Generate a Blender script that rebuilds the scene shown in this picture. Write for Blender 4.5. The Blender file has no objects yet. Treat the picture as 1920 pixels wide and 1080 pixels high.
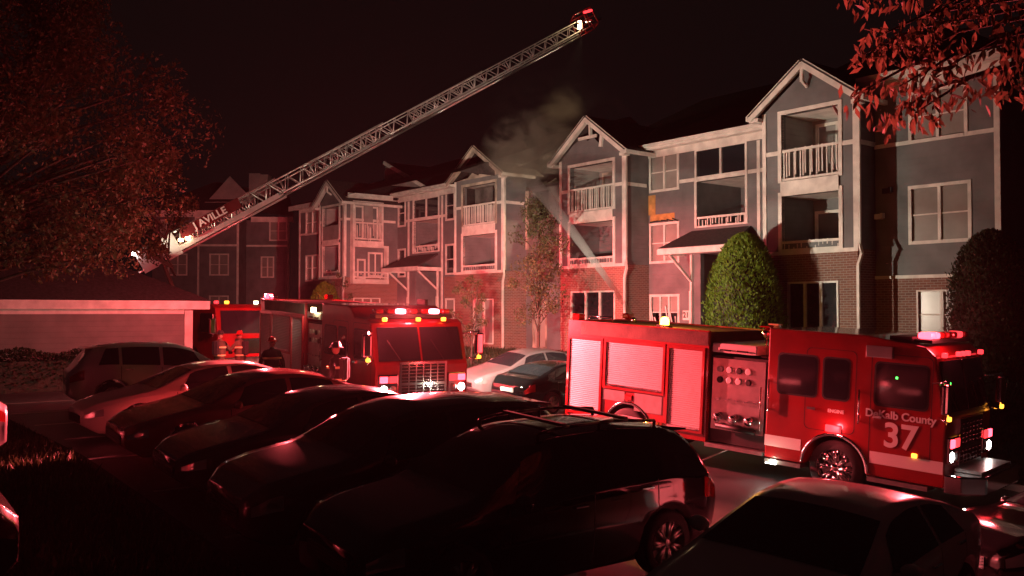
import bpy, bmesh, math, random
import numpy as np
from mathutils import Vector, Matrix
rnd = random.Random(7)
R = math.radians
scene = bpy.context.scene
col = scene.collection

# ------------------------------------------------------------------ camera
F_PX = 1720.0
CAM_H = 3.1
PITCH = R(1.4)
cam_d = bpy.data.cameras.new('camera'); cam = bpy.data.objects.new('camera', cam_d); col.objects.link(cam)
cam_d.sensor_width = 36.0; cam_d.lens = 36.0 * F_PX / 1920.0
cam_d.clip_start = 0.1; cam_d.clip_end = 2000
cam.location = (0, 0, CAM_H); cam.rotation_euler = (math.pi / 2 + PITCH, 0, 0)
scene.camera = cam

# ------------------------------------------------------------------ night sky
world = bpy.data.worlds.new('World'); scene.world = world; world.use_nodes = True
wn = world.node_tree
bg = wn.nodes['Background']; bg.inputs['Color'].default_value = (1.0, 0.62, 0.60, 1); bg.inputs['Strength'].default_value = 0.0036

# ------------------------------------------------------------------ exposure
scene.view_settings.view_transform = 'Standard'; scene.view_settings.look = 'None'
scene.view_settings.exposure = 0.0; scene.view_settings.gamma = 1.0
scene.cycles.volume_bounces = 0; scene.cycles.max_bounces = 6; scene.cycles.volume_max_steps = 128
scene.cycles.use_denoising = True
scene.cycles.sample_clamp_indirect = 4.0
scene.cycles.use_light_tree = True

# ------------------------------------------------------------------ street frame: s runs along the facade (to the right), t into the building
RV = Vector((0.62, -0.7846, 0)); NV = Vector((0.7846, 0.62, 0))
def st(x, y): return RV.x * x + RV.y * y, NV.x * x + NV.y * y
def xy(s, t): return RV.x * s + NV.x * t, RV.y * s + NV.y * t
def clamp(v, a, b): return max(a, min(b, v))
def sm(a, b, v):
    v = clamp((v - a) / (b - a), 0, 1); return v * v * (3 - 2 * v)
def ter_st(s, t):
    a = clamp(-0.47 - 0.055 * (s + 10), -0.75, 0.5)
    b = clamp(0.18 - 0.05 * (s + 7.9), -0.1, 0.62)
    z = b + (a - b) * sm(8.2, 14, t)
    return z + (1.3 - z) * sm(20.0, 25.0, t)
def ter(x, y): return ter_st(*st(x, y))

# ------------------------------------------------------------------ mesh helper
class MB:
    def __init__(self): self.v = []; self.f = []
    def add(self, vs, fs):
        o = len(self.v); self.v += [tuple(p) for p in vs]; self.f += [tuple(i + o for i in q) for q in fs]; return self
    def box(self, x0, x1, y0, y1, z0, z1):
        if x0 > x1: x0, x1 = x1, x0
        if y0 > y1: y0, y1 = y1, y0
        if z0 > z1: z0, z1 = z1, z0
        return self.add([(x0,y0,z0),(x1,y0,z0),(x1,y1,z0),(x0,y1,z0),(x0,y0,z1),(x1,y0,z1),(x1,y1,z1),(x0,y1,z1)],
                        [(0,3,2,1),(4,5,6,7),(0,1,5,4),(1,2,6,5),(2,3,7,6),(3,0,4,7)])
    def quad(self, *p): return self.add(p, [tuple(range(len(p)))])
    def tube(self, a, b, r0, r1=None, n=8, cap=True):
        a = Vector(a); b = Vector(b); r1 = r0 if r1 is None else r1
        d = (b - a).normalized(); u = d.orthogonal().normalized(); w = d.cross(u)
        vs = []
        for p, r in ((a, r0), (b, r1)):
            for i in range(n):
                t = 2 * math.pi * i / n; vs.append(p + u * (r * math.cos(t)) + w * (r * math.sin(t)))
        fs = [(i, (i + 1) % n, n + (i + 1) % n, n + i) for i in range(n)]
        if cap: fs += [tuple(range(n - 1, -1, -1)), tuple(range(n, 2 * n))]
        return self.add(vs, fs)
    def bar(self, a, b, w, h):
        a = Vector(a); b = Vector(b); d = (b - a).normalized()
        side = d.cross(Vector((0, 0, 1)))
        side = Vector((0, 1, 0)) if side.length < 1e-3 else side.normalized()
        up = side.cross(d).normalized(); vs = []
        for p in (a, b):
            for i, j in ((-1, -1), (1, -1), (1, 1), (-1, 1)): vs.append(p + side * (i * w / 2) + up * (j * h / 2))
        return self.add(vs, [(0,1,2,3),(7,6,5,4),(0,4,5,1),(1,5,6,2),(2,6,7,3),(3,7,4,0)])
    def prism(self, poly, a0, a1, axis='y'):
        n = len(poly); vs = []
        for a in (a0, a1):
            for p, q in poly: vs.append({'y': (p, a, q), 'x': (a, p, q), 'z': (p, q, a)}[axis])
        return self.add(vs, [tuple(range(n)), tuple(range(2 * n - 1, n - 1, -1))] + [(i, n + i, n + (i + 1) % n, (i + 1) % n) for i in range(n)])
    def lathe(self, prof, axis='y', n=24, c=(0, 0, 0)):
        m = len(prof); vs = []
        for i in range(n):
            t = 2 * math.pi * i / n; ca, sa = math.cos(t), math.sin(t)
            for r, h in prof:
                p = {'y': (r * ca, h, r * sa), 'z': (r * ca, r * sa, h), 'x': (h, r * ca, r * sa)}[axis]
                vs.append((p[0] + c[0], p[1] + c[1], p[2] + c[2]))
        return self.add(vs, [(i * m + j, ((i + 1) % n) * m + j, ((i + 1) % n) * m + j + 1, i * m + j + 1) for i in range(n) for j in range(m - 1)])
    def ball(self, c, rx, ry=None, rz=None, n=12, m=8):
        ry = rx if ry is None else ry; rz = rx if rz is None else rz; vs = []
        for j in range(m + 1):
            p = math.pi * j / m
            for i in range(n):
                t = 2 * math.pi * i / n
                vs.append((c[0] + rx * math.sin(p) * math.cos(t), c[1] + ry * math.sin(p) * math.sin(t), c[2] + rz * math.cos(p)))
        return self.add(vs, [(j * n + i, j * n + (i + 1) % n, (j + 1) * n + (i + 1) % n, (j + 1) * n + i) for j in range(m) for i in range(n)])
    def mesh(self, name, mat=None, smooth=False, bevel=0.0, segs=2, fix=True):
        me = bpy.data.meshes.new(name); me.from_pydata(self.v, [], self.f)
        if fix or bevel:
            bm = bmesh.new(); bm.from_mesh(me)
            bmesh.ops.remove_doubles(bm, verts=bm.verts, dist=1e-5)
            bmesh.ops.recalc_face_normals(bm, faces=bm.faces)
            if bevel:
                es = [e for e in bm.edges if e.is_manifold and e.calc_face_angle(0) > 0.5]
                bmesh.ops.bevel(bm, geom=es, offset=bevel, segments=segs, affect='EDGES', profile=0.6)
            bm.to_mesh(me); bm.free()
        if mat: me.materials.append(mat)
        if smooth: me.polygons.foreach_set('use_smooth', [True] * len(me.polygons))
        return me
    def build(self, name, mat, parent=None, **k):
        return link(name, self.mesh(name, mat, **k), parent)
def link(name, me, parent=None):
    o = bpy.data.objects.new(name, me); col.objects.link(o); o.parent = parent; return o
def tag(o, label=None, cat=None, group=None, kind=None):
    for k, v in (('label', label), ('category', cat), ('group', group), ('kind', kind)):
        if v: o[k] = v
    return o
def empty(name, loc=(0, 0, 0), rot=(0, 0, 0)):
    o = bpy.data.objects.new(name, None); col.objects.link(o); o.location = loc; o.rotation_euler = rot; o.empty_display_size = .3; return o
def copy_tree(o, parent=None):
    c = o.copy(); col.objects.link(c); c.parent = parent
    for ch in o.children: copy_tree(ch, c)
    return c
def boxo(name, mat, parent, x0, x1, y0, y1, z0, z1, **k): return MB().box(x0, x1, y0, y1, z0, z1).build(name, mat, parent, **k)

# ------------------------------------------------------------------ materials
MATS = {}
def mat(name, color, rough=0.6, metal=0.0, var=0.0, vscale=3.0, bump=0.0, bscale=30.0, emit=None, estr=0.0, coat=0.0, spec=None, trans=0.0):
    m = bpy.data.materials.new(name); m.use_nodes = True; nt = m.node_tree; p = nt.nodes['Principled BSDF']
    p.inputs['Base Color'].default_value = (*color, 1); p.inputs['Roughness'].default_value = rough; p.inputs['Metallic'].default_value = metal
    if coat: p.inputs['Coat Weight'].default_value = coat; p.inputs['Coat Roughness'].default_value = 0.06
    if spec is not None: p.inputs['Specular IOR Level'].default_value = spec
    if emit: p.inputs['Emission Color'].default_value = (*emit, 1); p.inputs['Emission Strength'].default_value = estr
    if var or bump: tc = nt.nodes.new('ShaderNodeTexCoord')
    if var:
        n = nt.nodes.new('ShaderNodeTexNoise'); n.inputs['Scale'].default_value = vscale; n.inputs['Detail'].default_value = 6
        nt.links.new(tc.outputs['Object'], n.inputs['Vector'])
        r = nt.nodes.new('ShaderNodeValToRGB'); r.color_ramp.elements[0].position = .3; r.color_ramp.elements[1].position = .7
        r.color_ramp.elements[0].color = (*[c * (1 - var) for c in color], 1); r.color_ramp.elements[1].color = (*[min(1, c * (1 + var)) for c in color], 1)
        nt.links.new(n.outputs['Fac'], r.inputs['Fac']); nt.links.new(r.outputs['Color'], p.inputs['Base Color'])
    if bump:
        n = nt.nodes.new('ShaderNodeTexNoise'); n.inputs['Scale'].default_value = bscale; n.inputs['Detail'].default_value = 4
        nt.links.new(tc.outputs['Object'], n.inputs['Vector'])
        b = nt.nodes.new('ShaderNodeBump'); b.inputs['Strength'].default_value = bump; b.inputs['Distance'].default_value = .02
        nt.links.new(n.outputs['Fac'], b.inputs['Height']); nt.links.new(b.outputs['Normal'], p.inputs['Normal'])
    MATS[name] = m; return m
def siding(name, color, pitch=0.18, var=.22):
    m = mat(name, color, .65, var=var, vscale=1.3); nt = m.node_tree; p = nt.nodes['Principled BSDF']
    tc = nt.nodes.new('ShaderNodeTexCoord'); sx = nt.nodes.new('ShaderNodeSeparateXYZ'); nt.links.new(tc.outputs['Object'], sx.inputs[0])
    a = nt.nodes.new('ShaderNodeMath'); a.operation = 'DIVIDE'; a.inputs[1].default_value = pitch; nt.links.new(sx.outputs['Z'], a.inputs[0])
    f = nt.nodes.new('ShaderNodeMath'); f.operation = 'FRACT'; nt.links.new(a.outputs[0], f.inputs[0])
    b = nt.nodes.new('ShaderNodeBump'); b.inputs['Strength'].default_value = .8; b.inputs['Distance'].default_value = .02; b.invert = True
    nt.links.new(f.outputs[0], b.inputs['Height']); nt.links.new(b.outputs['Normal'], p.inputs['Normal']); return m
def brick(name, c1, c2, mortar):
    m = mat(name, c1, .85); nt = m.node_tree; p = nt.nodes['Principled BSDF']
    tc = nt.nodes.new('ShaderNodeTexCoord'); sx = nt.nodes.new('ShaderNodeSeparateXYZ'); nt.links.new(tc.outputs['Object'], sx.inputs[0])
    ad = nt.nodes.new('ShaderNodeMath'); ad.operation = 'ADD'; nt.links.new(sx.outputs['X'], ad.inputs[0]); nt.links.new(sx.outputs['Y'], ad.inputs[1])
    cx = nt.nodes.new('ShaderNodeCombineXYZ'); nt.links.new(ad.outputs[0], cx.inputs['X']); nt.links.new(sx.outputs['Z'], cx.inputs['Y'])
    b = nt.nodes.new('ShaderNodeTexBrick'); b.inputs['Color1'].default_value = (*c1, 1); b.inputs['Color2'].default_value = (*c2, 1); b.inputs['Mortar'].default_value = (*mortar, 1)
    b.inputs['Scale'].default_value = 1.0; b.inputs['Brick Width'].default_value = .22; b.inputs['Row Height'].default_value = .075; b.inputs['Mortar Size'].default_value = .009; b.inputs['Bias'].default_value = -.2
    nt.links.new(cx.outputs[0], b.inputs['Vector']); nt.links.new(b.outputs['Color'], p.inputs['Base Color'])
    bp = nt.nodes.new('ShaderNodeBump'); bp.inputs['Strength'].default_value = .6; bp.inputs['Distance'].default_value = .01; bp.invert = True
    nt.links.new(b.outputs['Fac'], bp.inputs['Height']); nt.links.new(bp.outputs['Normal'], p.inputs['Normal']); return m
def leafmat(name, c, var=.4, rough=.6, trans=.4):
    m = mat(name, c, rough, var=var, vscale=1.2)
    p = m.node_tree.nodes['Principled BSDF']
    tr = m.node_tree.nodes.new('ShaderNodeBsdfTranslucent'); tr.inputs['Color'].default_value = (*c, 1)
    mx = m.node_tree.nodes.new('ShaderNodeMixShader'); mx.inputs[0].default_value = trans
    out = m.node_tree.nodes['Material Output']
    m.node_tree.links.new(p.outputs[0], mx.inputs[1]); m.node_tree.links.new(tr.outputs[0], mx.inputs[2]); m.node_tree.links.new(mx.outputs[0], out.inputs['Surface']); return m

M_SID = siding('grey_siding', (.155, .165, .17))
M_SIDL = siding('pale_siding', (.30, .30, .29))
M_SIDG = siding('garage_siding', (.17, .16, .15))
M_BRICK = brick('brick', (.26, .115, .085), (.17, .075, .06), (.33, .29, .26))
M_TRIM = mat('white_trim', (.74, .71, .66), .5, var=.20, vscale=2.5)
M_SOOT = mat('sooty_siding', (.10, .095, .09), .9, var=.7, vscale=1.6, bump=.4, bscale=8)
M_CHAR = mat('charred_wood', (.025, .022, .02), .9, var=.5, vscale=5, bump=.8, bscale=12)
M_SCORCH = mat('scorched_trim', (.42, .36, .30), .7, var=.6, vscale=1.5)
M_PLY = mat('bare_sheathing', (.50, .28, .09), .8, var=.35, vscale=4)
M_ROOF = mat('roof_shingle', (.045, .04, .04), .9, var=.35, vscale=9, bump=.6, bscale=40)
M_BLIND = mat('blind_pane', (.30, .29, .27), .25, var=.12, vscale=2, coat=.6)
M_GLASS = mat('dark_glass', (.018, .02, .024), .06, spec=.7)
M_DOORW = mat('door_paint', (.35, .33, .30), .45)
M_DARKIN = mat('dark_interior', (.05, .045, .045), .9)
M_ASPH = mat('asphalt', (.055, .055, .057), .42, var=.35, vscale=.7, bump=.35, bscale=90)
M_CONC = mat('concrete', (.30, .29, .27), .85, var=.2, vscale=3, bump=.3, bscale=40)
M_PAINT = mat('road_paint', (.55, .54, .50), .7, var=.25, vscale=6)
M_DIRT = mat('soil', (.045, .045, .028), .95, var=.5, vscale=2.5, bump=.8, bscale=10)
M_GRASS = leafmat('grass_blade', (.035, .05, .02))
M_BARK = mat('bark', (.07, .05, .04), .95, var=.4, vscale=6, bump=.8, bscale=20)
M_LEAFR = leafmat('dark_leaf', (.12, .10, .045), .7)
M_LEAFF = leafmat('pointed_leaf', (.12, .09, .05), .45, trans=.65)
M_LEAFM = leafmat('brown_leaf', (.10, .105, .045), .5)
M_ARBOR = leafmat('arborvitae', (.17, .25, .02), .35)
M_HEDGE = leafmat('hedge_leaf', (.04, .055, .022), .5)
M_RED = mat('engine_red', (.24, .008, .010), .3, coat=.8, var=.22, vscale=1.6)
M_MAROON = mat('maroon_board', (.10, .006, .008), .45)
M_ROLL = mat('roller_aluminium', (.55, .53, .52), .42, metal=.35, var=.05)
M_STEEL = mat('stainless', (.45, .44, .43), .32, metal=.9, var=.15, vscale=5)
M_CHROME = mat('chrome', (.78, .78, .78), .10, metal=1.0)
M_BLACK = mat('black_trim', (.012, .012, .012), .5)
M_TYRE = mat('tyre', (.018, .018, .018), .8, bump=.3, bscale=60)
M_WHITE = mat('reflective_white', (.70, .68, .66), .4)
M_HOSE = mat('hose_cover', (.10, .06, .045), .85, var=.3, bump=.4)
M_LADDER = mat('ladder_aluminium', (.55, .54, .52), .4, metal=.5, var=.12, vscale=3)
M_CARW = mat('white_car_paint', (.62, .61, .60), .3, coat=.9)
M_CARS = mat('silver_car_paint', (.24, .24, .25), .3, metal=.35, coat=.9)
M_CARK = mat('black_car_paint', (.008, .008, .009), .10, coat=1.0)
M_CARB = mat('dark_grey_car_paint', (.08, .06, .06), .2, coat=1.0)
M_CARN = mat('navy_car_paint', (.06, .045, .05), .2, coat=1.0)
M_CARR = mat('maroon_car_paint', (.30, .10, .09), .24, coat=1.0)
M_CARG = mat('beige_car_paint', (.48, .43, .39), .3, coat=1.0)
M_LENS = mat('clear_lens', (.55, .55, .55), .08, metal=.6)
M_TAIL = mat('tail_lens', (.30, .008, .008), .12, coat=.6)
M_PLATE = mat('plate', (.7, .7, .7), .5)
M_SKIN = mat('skin', (.35, .2, .14), .6)
M_COAT = mat('turnout_cloth', (.10, .08, .05), .9, var=.25, vscale=8)
M_COATK = mat('black_cloth', (.02, .02, .02), .9)
M_HELM = mat('red_helmet', (.45, .02, .02), .25, coat=.7)
M_HELMK = mat('black_helmet', (.02, .02, .02), .3, coat=.7)
M_REFL = mat('reflective_tape', (.75, .75, .35), .35)
def emitter(name, c, s): return mat(name, c, .4, emit=c, estr=s)
E_RED = emitter('red_strobe_lens', (1.0, .05, .08), 8)
E_REDW = emitter('red_strobe_core', (1.0, .22, .28), 14)
E_REDD = emitter('red_marker_lens', (1.0, .04, .05), 2.2)
E_AMB = emitter('amber_beacon_lens', (1.0, .42, .04), 22)
E_AMBD = emitter('amber_marker_lens', (1.0, .35, .03), 5)
E_WHITE = emitter('lamp_white', (1.0, .93, .86), 40)
E_WARM = emitter('lamp_warm', (1.0, .72, .38), 18)
E_GREEN = emitter('green_indicator', (.08, 1.0, .12), 4)

def lamp(name, kind, loc, energy, color, target=None, size=.05, spot=60, blend=.6, parent=None):
    d = bpy.data.lights.new(name, kind); d.energy = energy; d.color = color
    if kind in ('POINT', 'SPOT'): d.shadow_soft_size = size
    if kind == 'SPOT': d.spot_size = R(spot); d.spot_blend = blend
    o = bpy.data.objects.new(name, d); col.objects.link(o); o.location = loc
    if target is not None:
        o.rotation_euler = (Vector(target) - Vector(loc)).to_track_quat('-Z', 'Y').to_euler()
    return o

# ------------------------------------------------------------------ ground, road, kerbs
def sheet(name, m, ss, ts, dz, kind='structure'):
    vs = []; 
    for s in ss:
        for t in ts:
            x, y = xy(s, t); vs.append((x, y, ter_st(s, t) + dz))
    nt_ = len(ts); fs = [(i * nt_ + j, (i + 1) * nt_ + j, (i + 1) * nt_ + j + 1, i * nt_ + j + 1) for i in range(len(ss) - 1) for j in range(nt_ - 1)]
    mb = MB(); mb.v = vs; mb.f = fs
    o = mb.build(name, m, smooth=True); tag(o, kind=kind); return o
S_FINE = [x for x in np.arange(-70, 12.1, 1.0)]; T_FINE = [x for x in np.arange(-6, 30.1, .5)]
sheet('ground', M_DIRT, [-900, -500, -250, -120] + S_FINE + [40, 120, 300, 600], [-600, -250, -100, -40, -15] + T_FINE + [60, 150, 400, 900], -.015)
sheet('road', M_ASPH, S_FINE, [x for x in np.arange(4.0, 19.6, .5)], .012)
sheet('parking_bay', M_ASPH, S_FINE, [x for x in np.arange(-6, 1.6, .5)], .012)
def kerb(t0, t1):
    mb = MB(); ss = [x for x in np.arange(-60, 12.1, 1.0)]
    for s, e in zip(ss[:-1], ss[1:]):
        vs = []
        for q in (s, e):
            for t, h in ((t0, -.1), (t0, .13), (t1, .13), (t1, -.1)):
                x, y = xy(q, t); vs.append((x, y, ter_st(q, (t0 + t1) / 2) + h))
        mb.add(vs, [(0, 4, 5, 1), (1, 5, 6, 2), (2, 6, 7, 3)])
    o = mb.build('kerb', M_CONC, fix=False); tag(o, kind='structure')
kerb(19.52, 19.67)
for i in range(9):      # painted bay lines between the parked cars
    s0 = -5.5 - 2.72 * i
    mb = MB()
    for a in np.arange(4.2, 9.0, .5):
        q = [(s0 - .05, a), (s0 + .05, a), (s0 + .05, a + .5), (s0 - .05, a + .5)]
        mb.quad(*[(*xy(*k), ter_st(*k) + .018) for k in q])
    tag(mb.build('bay_line', M_PAINT, fix=False), kind='structure')

# ------------------------------------------------------------------ main apartment building
ANG = math.atan2(RV.y, RV.x)
class Frame:
    def __init__(self, root, s, t, z): self.root, self.s, self.t, self.z = root, s, t, z
    def box(self, name, m, s0, s1, t0, t1, z0, z1, parent=None, **k):
        return boxo(name, m, parent or self.root, s0 - self.s, s1 - self.s, t0 - self.t, t1 - self.t, z0 - self.z, z1 - self.z, **k)
    def p(self, s, t, z): return (s - self.s, t - self.t, z - self.z)
    def poly(self, name, m, faces, parent=None, **k):
        mb = MB()
        for f in faces: mb.quad(*[self.p(*v) for v in f])
        return mb.build(name, m, parent or self.root, **k)
bx0, by0 = xy(-30, 30)
apt = empty('apartment_building', (bx0, by0, 1.3), (0, 0, ANG))
tag(apt, 'long three storey grey apartment building with brick base, white balconies and burnt roof', 'building')
A = Frame(apt, -30, 30, 1.3)

def wall_t(fr, name, m, s0, s1, z0, z1, t, holes=(), depth=.22, axis='t'):
    """wall on the plane t (or s) with real openings and reveals"""
    xs = sorted({s0, s1, *[clamp(h[0], s0, s1) for h in holes], *[clamp(h[1], s0, s1) for h in holes]})
    zs = sorted({z0, z1, *[clamp(h[2], z0, z1) for h in holes], *[clamp(h[3], z0, z1) for h in holes]})
    P = (lambda a, b, z: (a, b, z)) if axis == 't' else (lambda a, b, z: (b, a, z))
    faces = []
    sg = 1 if axis == 't' else -1
    for a, b in zip(xs[:-1], xs[1:]):
        for c, d in zip(zs[:-1], zs[1:]):
            mx, mz = (a + b) / 2, (c + d) / 2
            if any(h[0] < mx < h[1] and h[2] < mz < h[3] for h in holes): continue
            faces.append([P(a, t, c), P(b, t, c), P(b, t, d), P(a, t, d)])
    for h in holes:
        a, b, c, d = clamp(h[0], s0, s1), clamp(h[1], s0, s1), clamp(h[2], z0, z1), clamp(h[3], z0, z1)
        if b - a < .01 or d - c < .01: continue
        u = t + sg * depth
        if h[0] >= s0 - 1e-6: faces.append([P(a, t, c), P(a, u, c), P(a, u, d), P(a, t, d)])
        if h[1] <= s1 + 1e-6: faces.append([P(b, t, c), P(b, t, d), P(b, u, d), P(b, u, c)])
        if h[3] <= z1 + 1e-6: faces.append([P(a, t, d), P(a, u, d), P(b, u, d), P(b, t, d)])
        if h[2] >= z0 - 1e-6: faces.append([P(a, t, c), P(b, t, c), P(b, u, c), P(a, u, c)])
    mb = MB()
    for f in faces: mb.quad(*[fr.p(*v) for v in f])
    return mb.build(name, m, fr.root, fix=False)

def window(fr, s0, s1, z0, z1, t, axis='t', pane=None, cols=2, rows=2, trim=.10, frame=None, parent=None, name='window', proud=.035, skip=()):
    """white trimmed window; trim boards and bars in one frame, every pane its own piece"""
    frame = frame or M_TRIM; pane = pane or M_BLIND
    P = (lambda a0, a1, b0, b1, c0, c1: (a0 - fr.s, a1 - fr.s, b0 - fr.t, b1 - fr.t, c0 - fr.z, c1 - fr.z)) if axis == 't' else \
        (lambda a0, a1, b0, b1, c0, c1: (2 * t - b0 - fr.s, 2 * t - b1 - fr.s, a0 - fr.t, a1 - fr.t, c0 - fr.z, c1 - fr.z))
    mb = MB(); f, k = t - proud, t + .09
    mb.box(*P(s0 - trim, s0, f, k, z0 - trim, z1 + trim)); mb.box(*P(s1, s1 + trim, f, k, z0 - trim, z1 + trim))
    mb.box(*P(s0, s1, f, k, z1, z1 + trim)); mb.box(*P(s0, s1, f - .02, k, z0 - trim, z0))
    w = (s1 - s0) / cols; h = (z1 - z0) / rows
    for i in range(1, cols): mb.box(*P(s0 + i * w - .045, s0 + i * w + .045, f + .02, k, z0, z1))
    for i in range(cols):
        for j in range(1, rows): mb.box(*P(s0 + i * w + (.045 if i else 0), s0 + (i + 1) * w - (.045 if i < cols - 1 else 0), f + .045, k - .01, z0 + j * h - .02, z0 + j * h + .02))
    o = mb.build(name, frame, parent or fr.root)
    for i in range(cols):
        for j in range(rows):
            if (i, j) in skip: continue
            boxo('pane', pane if not callable(pane) else pane(i, j), o, *P(s0 + i * w, s0 + (i + 1) * w, t + .05 + .004 * j, t + .065 + .004 * j, z0 + j * h + (.02 if j else 0), z0 + (j + 1) * h - (.02 if j < rows - 1 else 0)))
    return o

def railing(fr, s0, s1, z0, z1, t, axis='t', gap=.115, m=None, sag=0.0):
    m = m or M_TRIM
    P = (lambda a0, a1, b0, b1, c0, c1: (a0 - fr.s, a1 - fr.s, b0 - fr.t, b1 - fr.t, c0 - fr.z, c1 - fr.z)) if axis == 't' else \
        (lambda a0, a1, b0, b1, c0, c1: (b0 - fr.s, b1 - fr.s, a0 - fr.t, a1 - fr.t, c0 - fr.z, c1 - fr.z))
    top = boxo('railing', m, fr.root, *P(s0, s1, t, t + .07, z1 - .08, z1))
    boxo('bottom_rail', m, top, *P(s0, s1, t, t + .06, z0, z0 + .07))
    n = int((s1 - s0) / gap); base = None
    for i in range(n):
        a = s0 + (s1 - s0) * (i + .5) / n
        if base is None:
            base = boxo('baluster', m, top, *P(a - .02, a + .02, t + .015, t + .05, z0 + .07, z1 - .08)); a_first = a
        else:
            c = base.copy(); col.objects.link(c); d = a - a_first; c.location = (d, 0, 0) if axis == 't' else (0, d, 0)
            c.rotation_euler = (0, rnd.uniform(-.01, .01), 0) if not sag else (0, 0, 0)
    return top

def recess(fr, s0, s1, z0, z1, t, depth=1.5, m=None, ceil=None):
    m = m or M_SID; b = t + depth
    faces = [[(s0, b, z0), (s1, b, z0), (s1, b, z1), (s0, b, z1)], [(s0, t, z0), (s0, b, z0), (s0, b, z1), (s0, t, z1)],
             [(s1, t, z0), (s1, t, z1), (s1, b, z1), (s1, b, z0)]]
    o = fr.poly('balcony_wall', m, faces, fix=False)
    fr.poly('balcony_floor', M_CONC, [[(s0, t, z0), (s1, t, z0), (s1, b, z0), (s0, b, z0)]], fix=False)
    fr.poly('balcony_ceiling', ceil or M_TRIM, [[(s0, t, z1), (s0, b, z1), (s1, b, z1), (s1, t, z1)]], fix=False)
    return o

ZE, ZB, Z2, Z3 = 9.55, 8.2, 4.35, 7.22
def trim(name, s0, s1, t0, t1, z0, z1, m=None): return A.box(name, m or M_TRIM, s0, s1, t0, t1, z0, z1)
def frame_around(s0, s1, z0, z1, t, m=None, w=.13):
    m = m or M_TRIM; mb = MB()
    for a in ((s0 - w, s0, z0, z1 + w), (s1, s1 + w, z0, z1 + w), (s0, s1, z1, z1 + w)):
        mb.box(a[0] - A.s, a[1] - A.s, t - .04 - A.t, t + .12 - A.t, a[2] - A.z, a[3] - A.z)
    return mb.build('opening_frame', m, apt)

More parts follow.
